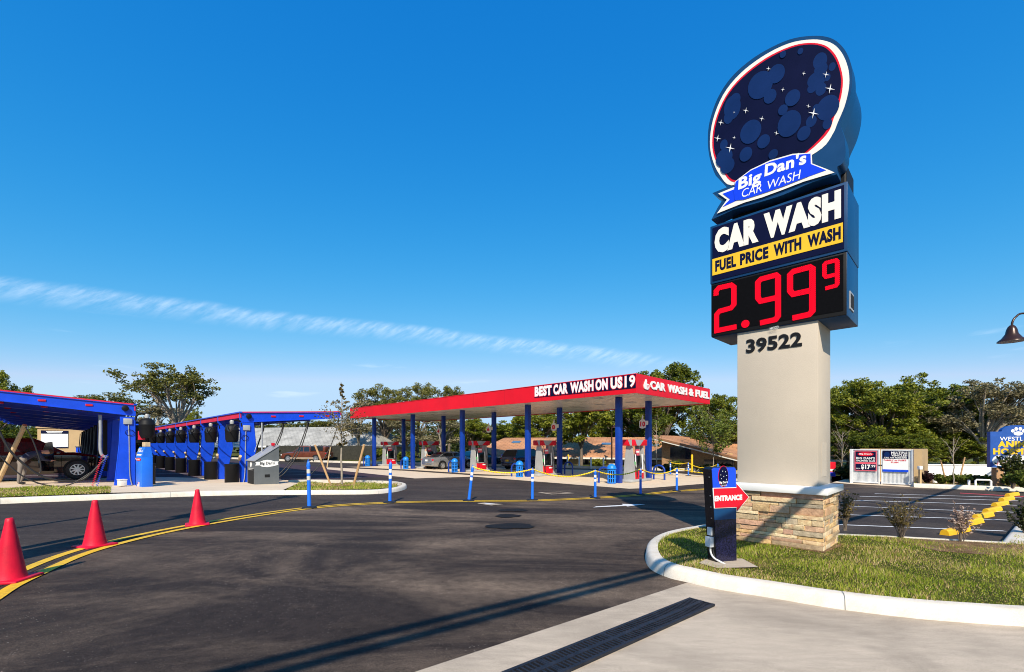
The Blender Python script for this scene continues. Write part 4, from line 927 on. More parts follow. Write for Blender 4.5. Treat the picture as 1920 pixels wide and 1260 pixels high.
# ================================================================== FUEL PUMPS
def pump_proto():
    t = thing('fuel_pump', 'x', 'fuel pump', group='fuel pumps under the canopy')
    m = MB(); m.box((0, 0, .07), (.85, 2.3, .14), bev=.03); m.build('island', 'light_grey', t, smooth=40)
    m = MB(); m.box((0, 0, .39), (.56, 1.02, .50), bev=.02); m.build('base_cabinet', 'red', t, smooth=40)
    m = MB(); m.box((.2835, .28, .52), (.008, .34, .09)); m.build('label', 'white', t)
    for s in (-1, 1):
        m = MB(); m.prism([(-.34, .14), (.34, .14), (.30, .9), (.24, 1.5), (.16, 2.0), (-.16, 2.0), (-.24, 1.5), (-.30, .9)], s*.52-.05+(-.06 if s < 0 else .06), s*.52+.05+(-.06 if s < 0 else .06)); m.build('side_panel', 'light_grey', t, smooth=30)
        m = MB(); m.box((s*.21, 0, 1.05), (.04, .62, .80), bev=.01); scn = m.build('screen_panel', 'screen', t, smooth=40)
        for q in (-.36, .36):
            m = MB(); m.tube([(s*.26, q, .64), (s*.27, q, .9), (s*.24, q, 1.52)], .035, 8); m.build('trim_post', 'white', t, smooth=60)
        m = MB(); m.box((s*.265, 0, .66), (.10, .80, .05), bev=.01); m.build('shelf', 'light_grey', t, smooth=40)
        m = MB(); m.box((s*.22, -.12, 1.62), (.05, .42, .34), bev=.01); tp = m.build('topper', 'pink_red' if s > 0 else 'white', t, smooth=40)
        m = MB(); m.box((s*.2475, -.12, 1.66), (.004, .34, .10)); m.build('topper_print', 'white', tp)
        m = MB(); m.box((s*.27, -.46, 1.02), (.07, .10, .20), bev=.02); m.build('nozzle', 'green', t, smooth=40)
        m = MB(); m.tube(crom([(s*.29, -.46, .95), (s*.36, -.44, .6), (s*.38, -.40, .32), (s*.34, -.30, .28), (s*.33, -.30, .7), (s*.30, -.44, 1.85), (s*.16, -.46, 1.98)], 5), .016, 6); m.build('fuel_hose', 'rubber', t, smooth=60)
        m = MB(); m.tube(crom([(s*.28, .50, 1.2), (s*.42, .56, .6), (s*.36, .6, .3), (s*.30, .60, 1.8)], 5), .016, 6); m.build('fuel_hose', 'rubber', t, smooth=60)
    m = MB(); m.box((0, .30, 1.75), (.24, .14, .6), bev=.02); m.build('mast', 'mid_grey', t, smooth=40)
    # valance: red ends with a grey sweep between them
    pr = lambda z: .40-.10*(2.34-z)/.34
    m = MB(); m.box((0, 0, 2.17), (.62, 1.66, .34), bev=.03); vl = m.build('valance', 'red', t, smooth=40)
    for s in (-1, 1):
        m = MB(); m.prism([(-.50, 2.335), (.45, 2.335), (.02, 2.005), (-.30, 2.005)], s*.311, s*.314, 'x'); m.build('valance_stripe', 'mid_grey', vl)
        m = MB(); m.prism([(.06, 2.335), (.30, 2.335), (.30, 2.005), (.20, 2.005)], s*.831, s*.834, 'y'); m.build('valance_stripe', 'light_grey', vl)
    return t
pm = pump_proto(); pdesc = ['nearest fuel pump beside the blue post, under the sign with number ten', 'fuel pump second nearest, beside the dark navy wagon', 'middle fuel pump, between the silver sedan and the navy wagon', 'fuel pump where a person stands behind the silver sedan', 'farthest fuel pump, next to the last canopy columns']
for i in range(5):
    q = K+DL*(1.9+6.7*i)+EY*3.15; p = Vector((q.x, q.y, gz(*q)+.012))
    if i == 0: pm.location = p; pm.rotation_euler.z = ANG; pm['label'] = pdesc[0]
    else: dup(pm, p, ANG, pdesc[i])
# number flags on the rear columns, each with its small thumb emblem
for i, nb in enumerate(('10', '8', '6', '4')):
    q = K+DL*(1.9+6.7*i)+EY*4.35; p = Vector((q.x, q.y, gz(*q)))
    t = thing('pump_number_sign', 'small white pump number sign reading %s on a rear canopy column' % {'10': 'ten, nearest', '8': 'eight, second nearest', '6': 'six, above the silver sedan', '4': 'four, farthest'}[nb], 'sign', p, ANG+R(28), 'pump number signs on the canopy columns')
    zc = 3.30
    m = MB(); m.prism([(-.34, zc-.25), (-.18, zc-.30), (.0, zc-.25), (.03, zc-.1), (.02, zc+.10), (-.05, zc+.22), (-.14, zc+.25), (-.12, zc+.42), (-.16, zc+.50), (-.20, zc+.46), (-.22, zc+.26), (-.36, zc+.12)], -.025, .0); b = m.build('board', 'offwhite', t)
    m = MB(); trect(m, nb, -.30, zc-.18, -.02 if len(nb) > 1 else -.08, zc+.12, -.028, bold=.05); m.build('number', 'red', b)
    m = MB(); m.box((.05, .02, zc+.04), (.20, .03, .24)); m.build('bracket', 'offwhite', t)
# ================================================================== DOMED BINS AND HOOPS
def bin_proto():
    t = thing('trash_can', 'x', 'trash can', group='blue domed trash cans beside the canopy columns')
    m = MB()
    for a in range(12):
        c, s = math.cos(a*math.pi/6), math.sin(a*math.pi/6); m.box((.21*c, .21*s, .36), (.03, .045, .66), rz=a*math.pi/6)
    for z in (.04, .28, .50, .70): m.lathe([(.215, z-.025), (.235, z-.025), (.235, z+.025), (.215, z+.025)], n=16, cap=False)
    m.build('basket', 'can_blue', t)
    m = MB(); m.lathe([(.185, .03), (.185, .70)], n=16); m.build('liner', 'black', t, smooth=40)
    m = MB(); m.lathe([(.26, .76), (.265, .79)]+[(.25*math.cos(a), .79+.25*math.sin(a)) for a in [R(12*i) for i in range(8)]], n=20); m.build('dome_lid', 'can_blue', t, smooth=50)
    return t
def hoop_proto():
    t = thing('hoop_bollard', 'x', 'bollard', group='blue pipe hoops guarding the pump islands')
    P = [(-.34, 0, -.02), (-.34, 0, .55)]+[(.34*math.cos(a)*1.0, 0, .55+.30*math.sin(a)) for a in [math.pi-math.pi*i/10 for i in range(1, 10)]]+[(.34, 0, .55), (.34, 0, -.02)]
    m = MB(); m.tube(P, .055, 10); m.build('pipe', 'column_blue', t, smooth=60); return t
bp, hp = bin_proto(), hoop_proto()
bl_ = ['blue domed trash can at the nearest canopy column', 'blue domed trash can in front of the navy wagon', 'blue domed trash can beside the silver sedan', 'blue domed trash can at the fourth front column, left of the person', 'farthest blue domed trash can, left of the last front column']
hl = ['blue pipe hoop at the front of the nearest pump island', 'blue pipe hoop in front of the navy wagon', 'blue pipe hoop in front of the silver sedan', 'blue pipe hoop at the fourth front column', 'farthest blue pipe hoop, by the last front column']
for i in range(5):
    C_ = K+DL*(1.9+6.7*i)+EY*1.5
    q = C_+EX*(-.1)+EY*(-.55)
    if i: q = q+EX*-.12
    p = Vector((q.x, q.y, gz(*q)+.012))
    if i == 0: bp.location = p; bp['label'] = bl_[0]
    else: dup(bp, p, .3*i, bl_[i])
    q = C_+EX*(-.52)+EY*(-.62); p = Vector((q.x, q.y, gz(*q)))
    if i == 0: hp.location = p; hp.rotation_euler.z = ANG; hp['label'] = hl[0]
    else: dup(hp, p, ANG, hl[i])
for i, lab in ((0, 'blue pipe hoop right of the nearest rear column'), (1, 'shaded blue pipe hoop right of the second rear column')):
    q = K+DL*(1.9+6.7*i)+EY*4.7+EX*.43+EY*.45; dup(hp, (q.x, q.y, gz(*q)), ANG, lab)

# ================================================================== CARS
def loft_body(mb, st):
    """stations of (x, half width, z bottom, z shoulder, z deck, half width of the deck)"""
    rows = []
    for (x, w, z0, zs, zd, wd_) in st:
        rows.append([(x, -w*.90, z0), (x, -w, z0+(zs-z0)*.35), (x, -w*.985, zs), (x, -wd_, zd), (x, -wd_*.5, zd+.015), (x, wd_*.5, zd+.015), (x, wd_, zd), (x, w*.985, zs), (x, w, z0+(zs-z0)*.35), (x, w*.90, z0)])
    vs = [p for r in rows for p in r]; k = 10; n = len(rows)
    fs = [(i*k+j, i*k+(j+1) % k, (i+1)*k+(j+1) % k, (i+1)*k+j) for i in range(n-1) for j in range(k)]+[list(range(k)), list(range((n-1)*k+k-1, (n-1)*k-1, -1))]
    mb.add(vs, fs)
def car(name, label, cat, kind, paint, loc, rz, group=None):
    t = thing(name, label, cat, loc, rz, group)
    if kind == 'sedan': L_, W_, Hh, sh, dk, rw, fa, ra = 4.7, 1.82, 1.45, .86, .98, .33, 3.72, .95; gh = [(.55, 1.00), (1.45, 1.42), (2.65, 1.45), (3.55, 1.00)]
    elif kind == 'suv': L_, W_, Hh, sh, dk, rw, fa, ra = 4.75, 1.90, 1.70, 1.0, 1.10, .37, 3.78, .98; gh = [(.12, 1.10), (.50, 1.62), (2.5, 1.70), (3.45, 1.10)]
    else: L_, W_, Hh, sh, dk, rw, fa, ra = 5.7, 2.0, 1.92, 1.12, 1.18, .40, 4.65, 1.20; gh = [(1.95, 1.18), (2.10, 1.84), (3.30, 1.92), (4.10, 1.18)]
    w = W_/2; z0 = .24 if kind != 'truck' else .36
    st = [(0, w*.80, z0+.14, sh-.16, dk-.10, w*.70), (.10, w*.92, z0+.03, sh-.03, dk-.01, w*.80), (.5, w*.98, z0, sh, dk, w*.86), (L_*.4, w, z0-.02, sh, dk, w*.88), (L_*.62, w, z0-.02, sh, dk, w*.88), (L_*.78, w*.99, z0, sh-.02, dk-.01, w*.86), (L_*.93, w*.93, z0+.02, sh-.12, dk-.16, w*.74), (L_-.06, w*.84, z0+.08, sh-.22, dk-.26, w*.64), (L_, w*.74, z0+.14, sh-.30, dk-.34, w*.56)]
    m = MB(); loft_body(m, st); m.build('body', paint, t, smooth=32)
    # greenhouse: roof and pillars, with each glass a pane of its own just proud of them
    (xa, za), (xb, zb2), (xc, zc), (xd, zd) = gh; wb, wt = w*.87, w*.66
    wr = w*.70
    rows = [[(xa, -wb, za-.02), (xa, wb, za-.02)], [(xb, -wr, zb2), (xb, wr, zb2)], [((xb+xc)/2, -wr, (zb2+zc)/2+.03), ((xb+xc)/2, wr, (zb2+zc)/2+.03)], [(xc, -wr, zc), (xc, wr, zc)], [(xd, -wb, zd-.02), (xd, wb, zd-.02)]]
    vs = [p for r in rows for p in r]; m = MB()
    fs = [(2*i, 2*i+1, 2*i+3, 2*i+2) for i in range(4)]
    base = len(vs); vs += [((xa+xb)/2, -wb, za-.02), ((xc+xd)/2, -wb, zd-.02), ((xa+xb)/2, wb, za-.02), ((xc+xd)/2, wb, zd-.02)]
    fs += [[0, 2, 4, 6, 8], [1, 9, 7, 5, 3], [0, 8, 9, 1]]
    m.add(vs[:10], fs); m.build('cabin', paint, t, smooth=30)
    for s in (-1, 1):
        def sp(x, z, o=.012):      # point on the side of the cabin
            f = (z-(za-.02))/(zc-(za-.02)); return (x, s*(wb+(wr-wb)*f+o), z)
        def edge(xx0, zz0, xx1, zz1, z): return xx0+(xx1-xx0)*(z-zz0)/(zz1-zz0)
        zl, zh = za+.05, min(zb2, zc)-.08
        r0, r1 = edge(xa, za, xb, zb2, zl)+.10, edge(xa, za, xb, zb2, zh)+.08
        f0, f1 = edge(xd, zd, xc, zc, zl)-.12, edge(xd, zd, xc, zc, zh)-.08
        mid = (xb+xc)/2+.12
        for (p, q, r_, u) in ((r0, mid-.05, mid-.05, r1), (mid+.05, f0, f1, mid+.05)):
            m = MB(); P = [sp(p, zl), sp(q, zl), sp(r_, zh), sp(u, zh)]; m.add(P+[(x, y-s*.02, z) for x, y, z in P], [(0, 1, 2, 3), (7, 6, 5, 4), (0, 4, 5, 1), (1, 5, 6, 2), (2, 6, 7, 3), (3, 7, 4, 0)]); m.build('side_window', 'glass', t)
        for x in (mid-.02, f0+.05, r0-.02 if kind != 'truck' else 2.0):
            m = MB(); m.tube([(x, s*(w*.985+.004), sh-.03), (x, s*(w+.003), z0+(sh-z0)*.35), (x, s*(w*.93), z0+.08)], .006, 4); m.build('door_seam', 'black', t)
        m = MB(); m.box((mid-.2, s*(w*.99+.012), sh-.07), (.18, .03, .03), bev=.008); m.build('door_handle', paint, t)
        m = MB(); m.box((f0-.05, s*(w+.09), sh+.10), (.12, .18, .13), bev=.03); m.build('mirror', paint, t, smooth=40)
        for (xx, nm, mm) in ((.035, 'taillight', 'lamp_red'), (L_-.10, 'headlight', 'lamp_white')):
            m = MB(); m.box((xx+(.03 if xx < 1 else -.02), s*w*.72, (dk-.19) if xx < 1 else sh-.30), (.12, .34, .15), bev=.03); m.build(nm, mm, t, smooth=40)
        for xx in (ra, fa):
            m = MB(); m.lathe([(rw+.07, 0), (rw+.07, .02)], (xx, s*(w-.008)-.01, rw+.01), 24, 'y'); m.build('wheel_arch', 'black', t)
            wh = MB(); yy = s*(w-.09)
            wh.lathe([(rw*.62, -.12), (rw*.97, -.11), (rw, -.08), (rw, .08), (rw*.97, .11), (rw*.62, .12)], (xx, yy, rw), 28, 'y'); wo = wh.build('wheel', 'rubber', t, smooth=40)
            m = MB(); m.lathe([(rw*.66, .0), (rw*.64, .012), (rw*.58, .012), (rw*.56, -.02)], (0, 0, 0), 28, 'y', cap=False)
            for kk in range(9):
                a = 2*math.pi*kk/9; c, si = math.cos(a), math.sin(a)
                pp_ = [(rw*.12*c-.03*si, rw*.12*si+.03*c), (rw*.12*c+.03*si, rw*.12*si-.03*c), (rw*.6*c+.022*si, rw*.6*si-.022*c), (rw*.6*c-.022*si, rw*.6*si+.022*c)]; m.prism(pp_, -.006, .01)
            m.lathe([(rw*.15, -.01), (rw*.15, .016)], (0, 0, 0), 12, 'y')
            m.v = [(xx+x, yy+s*(.125+y), rw+z) for x, y, z in m.v]; m.build('rim', 'alloy', wo, smooth=40)
    for (x0_, zz0, x1_, zz1, nm) in ((xd, zd, xc, zc, 'windscreen'), (xa, za, xb, zb2, 'rear_window')):
        n = Vector((zz1-zz0, 0, -(x1_-x0_))).normalized(); n = n if n.z > 0 else -n
        P = []
        for f, ww in ((.08, wb-.10), (.90, wr-.07)):
            c = Vector((x0_+(x1_-x0_)*f, 0, zz0-.02+(zz1-zz0+.02)*f))+n*.012; P += [(c.x, -ww, c.z), (c.x, ww, c.z)]
        m = MB(); P2 = [tuple(Vector(p)-n*.02) for p in P]; m.add(P+P2, [(0, 1, 3, 2), (4, 6, 7, 5), (0, 4, 5, 1), (1, 5, 7, 3), (3, 7, 6, 2), (2, 6, 4, 0)]); m.build(nm, 'glass', t)
    m = MB(); m.box((.06, 0, .55), (.20, w*1.5, .18), bev=.05); m.build('bumper', paint, t, smooth=40)
    m = MB(); m.box((-.045, 0, .74), (.012, .34, .15)); m.build('license_plate', 'white' if kind != 'suv' else 'yellow', t)
    m = MB(); m.box((L_-.03, 0, .50), (.12, w*1.2, .16), bev=.03); m.build('grille', 'black', t, smooth=40)
    if kind == 'truck':
        m = MB(); m.box((1.0, 0, 1.21), (1.75, w*1.5, .06)); m.build('truck_bed', 'black', t)
        for s in (-1, 1):
            m = MB(); m.box((2.8, s*(w+.012), z0+.08), (3.2, .03, .22), bev=.01); m.build('rocker_panel', 'truck_tan', t)
            m = MB(); m.box((1.15, s*w*.86, 1.58), (1.5, .03, .52)); m.build('cap_window', 'glass', t)
        m = MB(); m.box((1.05, 0, 1.52), (1.9, w*1.7, .68), bev=.08); m.build('bed_cap', 'truck_brown', t, smooth=40)
    return t
HA = math.atan2(EY.y, EY.x)
def car_at(px, py, xoff, yoff, *a, ang=HA):  # pixel of a point on the car given by its own (x,y)
    p = G(px, py).to_2d(); d = Vector((math.cos(ang), math.sin(ang))); n = Vector((-d.y, d.x)); q = p-d*xoff-n*yoff
    return car(*a, (q.x, q.y, gz(*q)+.012), ang)
def lane_car(u, v, *a, turn=0.0):
    q = K+DL*u+EY*v; return car(*a, (q.x, q.y, gz(*q)+.012), HA+turn)
lane_car(20.3, 1.75, 'parked_car', 'silver sedan at the pump with a person behind it', 'car', 'sedan', 'car_silver')
car_at(966, 881, .3, -.6, 'parked_car', 'dark navy wagon with yellow plate, parked behind the second front column', 'car', 'suv', 'car_navy')
lane_car(22.2, 6.6, 'parked_car', 'dark teal car mostly hidden behind the third front column', 'car', 'sedan', 'car_teal')
mc = car_at(145, 901.5, 3.78, -.95, 'parked_car', 'dark maroon car with its door open under the vacuum canopy', 'car', 'suv', 'maroon')
# its open front door swung out towards us
dm = MB(); dm.prism([(0, .34), (.95, .38), (1.0, .75), (.95, 1.0), (.62, 1.5), (.12, 1.55), (0, 1.05)], -.03, .03)
do_ = dm.build('open_door', 'maroon', mc, smooth=30, loc=(3.05, -.93, 0), rz=R(-178+65))
dm = MB(); dm.prism([(.08, 1.02), (.88, 1.02), (.60, 1.44), (.14, 1.48)], -.036, .036); dm.build('door_window', 'glass', do_)
tk = car_at(592, 866.5, 1.2, 1.0, 'pickup_truck', 'brown pickup truck with tan lower sides in front of the grey roofed building', 'truck', 'truck', 'truck_brown', ang=math.pi+R(-6))
car('parked_car', 'dark blue car half hidden behind the oak by the orange roofed building', 'car', 'sedan', 'car_navy', (*at(1097, 44).to_2d(), gz(*at(1097, 44).to_2d())), R(160))

# ================================================================== PEOPLE
def person(label, loc, rz, J, cloth, hairpos=None):
    """J: joints -> (position, radius); bones grow one continuous skin; cloth(i_bone)->material index"""
    t = thing('person', label, 'person', loc, rz)
    names = list(J); idx = {k: i for i, k in enumerate(names)}
    bones = [('pelvis', 'waist'), ('waist', 'chest'), ('chest', 'neck'), ('neck', 'chin'), ('chin', 'brow'), ('brow', 'crown')]
    for s in 'lr': bones += [('chest', 'sh_'+s), ('sh_'+s, 'el_'+s), ('el_'+s, 'wr_'+s), ('wr_'+s, 'pa_'+s), ('pelvis', 'hip_'+s), ('hip_'+s, 'kn_'+s), ('kn_'+s, 'an_'+s), ('an_'+s, 'to_'+s)]
    for s in 'lr':      # five fingers from the palm
        pa = Vector(J['pa_'+s][0]); d = (pa-Vector(J['wr_'+s][0])).normalized(); sd = d.cross(Vector((0, 0, 1))); sd = sd.normalized() if sd.length > .1 else Vector((0, 1, 0))
        for k in range(5):
            o = sd*(.030-.018*k) if k < 4 else sd*.045-d*.03; l = (.07, .08, .075, .06, .05)[k]; nm = 'f%d%s' % (k, s)
            J[nm+'a'] = (pa+o+d*.015, .010); J[nm+'b'] = (pa+o*1.15+d*l+Vector((0, 0, -.012)), .008)
            bones += [('pa_'+s, nm+'a'), (nm+'a', nm+'b')]
    names = list(J); idx = {k: i for i, k in enumerate(names)}
    me = bpy.data.meshes.new('b'); me.from_pydata([tuple(J[k][0]) for k in names], [(idx[a], idx[b]) for a, b in bones], []); me.update()
    ob = bpy.data.objects.new('b', me); COL.objects.link(ob)
    md = ob.modifiers.new('s', 'SKIN'); md.use_smooth_shade = True; sb = ob.modifiers.new('u', 'SUBSURF'); sb.levels = 1; sb.render_levels = 1
    for i, k in enumerate(names): v = me.skin_vertices[0].data[i]; v.radius = (J[k][1], J[k][1]); v.use_root = (k == 'pelvis')
    dg = bpy.context.evaluated_depsgraph_get(); dg.update(); res = bpy.data.meshes.new_from_object(ob.evaluated_get(dg)); bpy.data.objects.remove(ob)
    res.materials.clear()
    for q in cloth['mats']: res.materials.append(MATS[q])
    segs = [(Vector(J[a][0]), Vector(J[b][0]), cloth['f'](a, b)) for a, b in bones]
    for p in res.polygons:
        c = p.center; best = None
        for a, b, f in segs:
            ab = b-a; tt = max(0, min(1, (c-a).dot(ab)/max(1e-9, ab.length_squared))); dd3 = (c-(a+ab*tt)).length
            if best is None or dd3 < best[0]: best = (dd3, f(tt) if callable(f) else f)
        p.material_index = best[1]
    b = link(bpy.data.objects.new('body', res), t)
    cr, br = Vector(J['crown'][0]), Vector(J['brow'][0]); ax = (cr-br).normalized()
    m = MB(); c = br+ax*.045
    m.lathe([(.103*math.cos(a), .125*math.sin(a)) for a in [R(-10+14*i) for i in range(8)]], (0, 0, 0), 14)
    q = ax.to_track_quat('Z', 'Y'); m.v = [tuple(q @ Vector(v)+c) for v in m.v]; m.build('hair', 'hair', t, smooth=60)
    return t
def clothes(top, bottom, sleeve='short', legs='long'):
    mats = ['skin', top, bottom, 'shoe']
    def f(a, b):
        if a.startswith('an_'): return 3
        if a.startswith('kn_'): return (lambda t: 2 if (legs == 'long') else 0)
        if a.startswith('hip_'): return (lambda t: 2 if legs == 'long' or t < .8 else 0)
        if a == 'pelvis' : return 2 if b.startswith('hip') else (lambda t: 2 if t < .35 else 1)
        if a == 'waist' or (a == 'chest'): return 1 if b != 'neck' else (lambda t: 1 if t < .7 else 0)
        if a.startswith('sh_'): return (lambda t: 1 if (sleeve == 'long' or t < .6) else 0)
        if a.startswith('el_'): return 1 if sleeve == 'long' else 0
        return 0
    return {'mats': mats, 'f': f}
def stand(h=1.76):
    k = h/1.76
    J = {'pelvis': ((0, 0, .95), .125), 'waist': ((0, 0, 1.10), .125), 'chest': ((0, 0, 1.34), .145), 'neck': ((0, 0, 1.50), .060), 'chin': ((.02, 0, 1.57), .075), 'brow': ((.025, 0, 1.66), .095), 'crown': ((.01, 0, 1.735), .075)}
    for s, y in (('l', 1), ('r', -1)):
        J.update({'sh_'+s: ((0, y*.185, 1.41), .062), 'el_'+s: ((-.04, y*.30, 1.16), .046), 'wr_'+s: ((.08, y*.20, 1.00), .030), 'pa_'+s: ((.13, y*.15, .98), .032), 'hip_'+s: ((0, y*.095, .88), .095), 'kn_'+s: ((.02, y*.11, .48), .062), 'an_'+s: ((-.01, y*.12, .09), .042), 'to_'+s: ((.15, y*.14, .04), .038)})
    return {a: (Vector(p)*k, r*k) for a, (p, r) in J.items()}
J = stand(1.80); J['wr_r'] = (Vector((.30, -.22, 1.12)), .032); J['pa_r'] = (Vector((.40, -.20, 1.12)), .034); J['el_r'] = (Vector((.06, -.30, 1.12)), .048)
pq = G(798, 879); person('person in grey t-shirt and dark shorts standing behind the silver sedan', (pq.x, pq.y, pq.z+.012), R(30), J, clothes('tee_grey', 'dark_shorts', 'short', 'short'))
# person bending into the car
J = {'pelvis': ((-.10, 0, .93), .135), 'waist': ((.05, 0, 1.06), .135), 'chest': ((.30, 0, 1.20), .15), 'neck': ((.47, 0, 1.24), .062), 'chin': ((.55, 0, 1.21), .075), 'brow': ((.64, 0, 1.21), .095), 'crown': ((.72, 0, 1.23), .078)}
for s, y in (('l', 1), ('r', -1)):
    J.update({'sh_'+s: ((.34, y*.19, 1.19), .064), 'el_'+s: ((.46, y*.22, .92), .048), 'wr_'+s: ((.66, y*.16, .88), .032), 'pa_'+s: ((.74, y*.14, .88), .034), 'hip_'+s: ((-.11, y*.10, .86), .10), 'kn_'+s: ((-.06+.1*y, y*.12, .48), .066), 'an_'+s: ((-.14+.06*y, y*.13, .09), .045), 'to_'+s: ((.02+.06*y, y*.15, .04), .04)})
J = {a: (Vector(p), r) for a, (p, r) in J.items()}
pq = G(46, 909.5); person('person in navy shirt and dark trousers bending into the maroon car', (pq.x, pq.y, pq.z+.014), R(62), J, clothes('navy_shirt', 'khaki', 'long', 'long'))
# ================================================================== VACUUM CANOPIES
PITCH = 3.75
def vac_canopy(label, base_px, sg, cat='canopy', nleg=9, leg=None, arm=4.5, rise=.07, tz=3.0):
    """legs recede along -x, arms reach along sg*y"""
    p = G(*base_px); t = thing('vacuum_canopy', label, cat, p, ANG); P0 = p.to_2d(); o = {'root': t, 'P0': P0, 'z': p.z, 'sg': sg, 'tz': tz}
    d0, d1 = .40, .27
    for i in range(nleg):
        x = -PITCH*i; g = gz(*(P0+EX*x))-p.z
        poly = [(y*sg, z+g if z < .5 else z) for y, z in leg]
        m = MB(); m.prism(poly, x-.075, x+.075, 'x'); lg = m.build('leg', 'royal', t)
        m = MB()
        # raised flanges either side of the leg plate
        for (a, b) in ((poly[0], poly[-1]), (poly[1], poly[2]), (poly[2], poly[3])):
            m.tube([(x+.06, a[0], a[1]), (x+.06, b[0], b[1])], .022, 4)
        m.build('flange', 'royal', lg)
        m = MB(); zt1, zt2 = tz, tz+rise*arm
        m.prism([(sg*-.02, zt1-d0), (sg*arm, zt2-d1), (sg*arm, zt2), (sg*-.02, zt1)], x-.05, x+.05, 'x'); bm_ = m.build('beam', 'royal', t)
        m = MB()
        for zz in (0, 1):
            a = (zt1-d0*zz, zt2-d1*zz)
            m.add([(x+dx, sg*yy, a[e]+dz) for e, yy in ((0, -.02), (1, arm)) for dx in (-.09, .09) for dz in (-.012, .012)], [(0, 1, 3, 2), (4, 6, 7, 5), (0, 4, 5, 1), (2, 3, 7, 6), (0, 2, 6, 4), (1, 5, 7, 3)])
        m.build('beam_flange', 'royal', bm_)
        if i == 0:
            m = MB(); m.add([(x+dx, sg*yy, tz+rise*yy+dz) for yy in (0, arm) for dx in (.05, .095) for dz in (.013, .06)], [(0, 1, 3, 2), (4, 6, 7, 5), (0, 4, 5, 1), (2, 3, 7, 6), (0, 2, 6, 4), (1, 5, 7, 3)]); m.build('edge_trim', 'fabric_red', t)
        for yy in (1.3, 2.5, 3.7):
            m = MB(); zz = tz+rise*yy-.16; m.box((x+.062, sg*yy, zz), (.03, .20, .075), bev=.01); m.build('marker_light', 'lamp_red', t)
        if i == 0:
            m = MB(); m.lathe([(.05, 0), (.10, .04), (.11, .11), (.06, .13)], (x+.06, sg*.30, tz-.13), 16, 'x'); m.build('speaker', 'black', t, smooth=40)
            m = MB(); m.box((x+.11, sg*.22, tz-.62), (.07, .26, .22), bev=.01); m.build('control_box', 'light_grey', t, smooth=40)
            m = MB(); m.tube(crom([(x+.10, sg*.20, tz-.72), (x+.10, sg*.18, tz-1.4), (x+.10, sg*.16, .5), (x+.12, sg*.10, .05)], 5), .018, 6); m.build('conduit', 'mid_grey', t, smooth=60)
            m = MB(); m.tube([(x+.11, sg*.16+.13*math.cos(a), tz-1.05+.11*math.sin(a)) for a in [2*math.pi*k/16 for k in range(17)]], .010, 5); m.build('cable_coil', 'black', t, smooth=60)
            m = MB(); m.tube([(x+.075, sg*.9, tz-.34), (x+.075, sg*3.6, tz+rise*3.6-.30)], .014, 6); m.build('air_line', 'black', t, smooth=60)
        if i > 0 and sg < 0:        # black boxes added as shade on the bay side of each leg, with dangling lines
            m = MB(); m.box((x, sg*.66, 1.55+g), (.34, .14, 2.2), .02); lk = m.build('shade_box', 'black', t)
            for q in (-.1, .1):
                m = MB(); m.tube(crom([(x+q, sg*.80, 2.5+g), (x+q, sg*.86, 1.5+g), (x+q*2, sg*.95, .5+g), (x+q, sg*.75, .25+g)], 4), .025, 6); m.build('service_hose', 'hose', lk, smooth=60)
        # hose boom, nozzle rack and warning plate on the lane side
        yl = -sg
        m = MB(); m.tube([(x+.10, yl*.05, 1.05), (x+1.25, yl*.30, 1.22)], .055, 8); m.build('nozzle_holder', 'pale_wood', t, smooth=60)
        m = MB(); m.box((x-.02, yl*.20, 1.95), (.06, .22, .34), bev=.01); m.build('notice_plate', 'fabric_red', t)
    for i in range(nleg-1):
        x0, x1 = -PITCH*i+(.085 if i == 0 else -.05), -PITCH*(i+1)+.05
        nx, ny = 7, 9; vs = []; fs = []
        for a in range(nx):
            for b in range(ny):
                fx = a/(nx-1); fy = b/(ny-1); yy = .06+(arm-.12)*fy; sag = .07*4*fx*(1-fx)
                vs.append((x0+(x1-x0)*fx, sg*yy, tz+rise*yy+.03-sag))
        fs = [(a*ny+b, (a+1)*ny+b, (a+1)*ny+b+1, a*ny+b+1) for a in range(nx-1) for b in range(ny-1)]
        n0 = len(vs); vs += [(x, y, z-.012) for x, y, z in vs]; fs += [tuple(n0+q for q in f[::-1]) for f in fs]
        m = MB(); m.add(vs, fs); m.build('fabric_roof', 'roof_fabric', t, smooth=60)
        m = MB(); m.box(((x0+x1)/2, sg*.01, tz-.08), (x1-x0, .03, .24)); m.build('valance', 'fabric_red', t)
        m = MB(); m.box(((x0+x1)/2, sg*(arm+.01), tz+rise*arm-.06), (x1-x0, .03, .16)); m.build('valance', 'fabric_red', t)
    m = MB(); m.box((-PITCH*(nleg-1)/2, sg*.0, tz+.035), (PITCH*(nleg-1)+.3, .10, .05)); m.build('ridge_beam', 'royal', t)
    return o
legL = [(0, 0), (.60, 0), (.46, 1.6), (.42, 2.65), (0, 2.65)]
legR = [(0, 0), (.28, 0), (.60, 1.5), (.50, 2.65), (0, 2.65)]
VL = vac_canopy('blue steel vacuum canopy with red edges reaching out of the left of the photo', (253, 911), -1, leg=legL, tz=3.10, arm=4.9, rise=.075)
VR = vac_canopy('blue steel vacuum canopy with red fabric roofs behind the grey cabinet', (450, 908), 1, leg=legR, tz=3.02, arm=4.35, rise=.055)
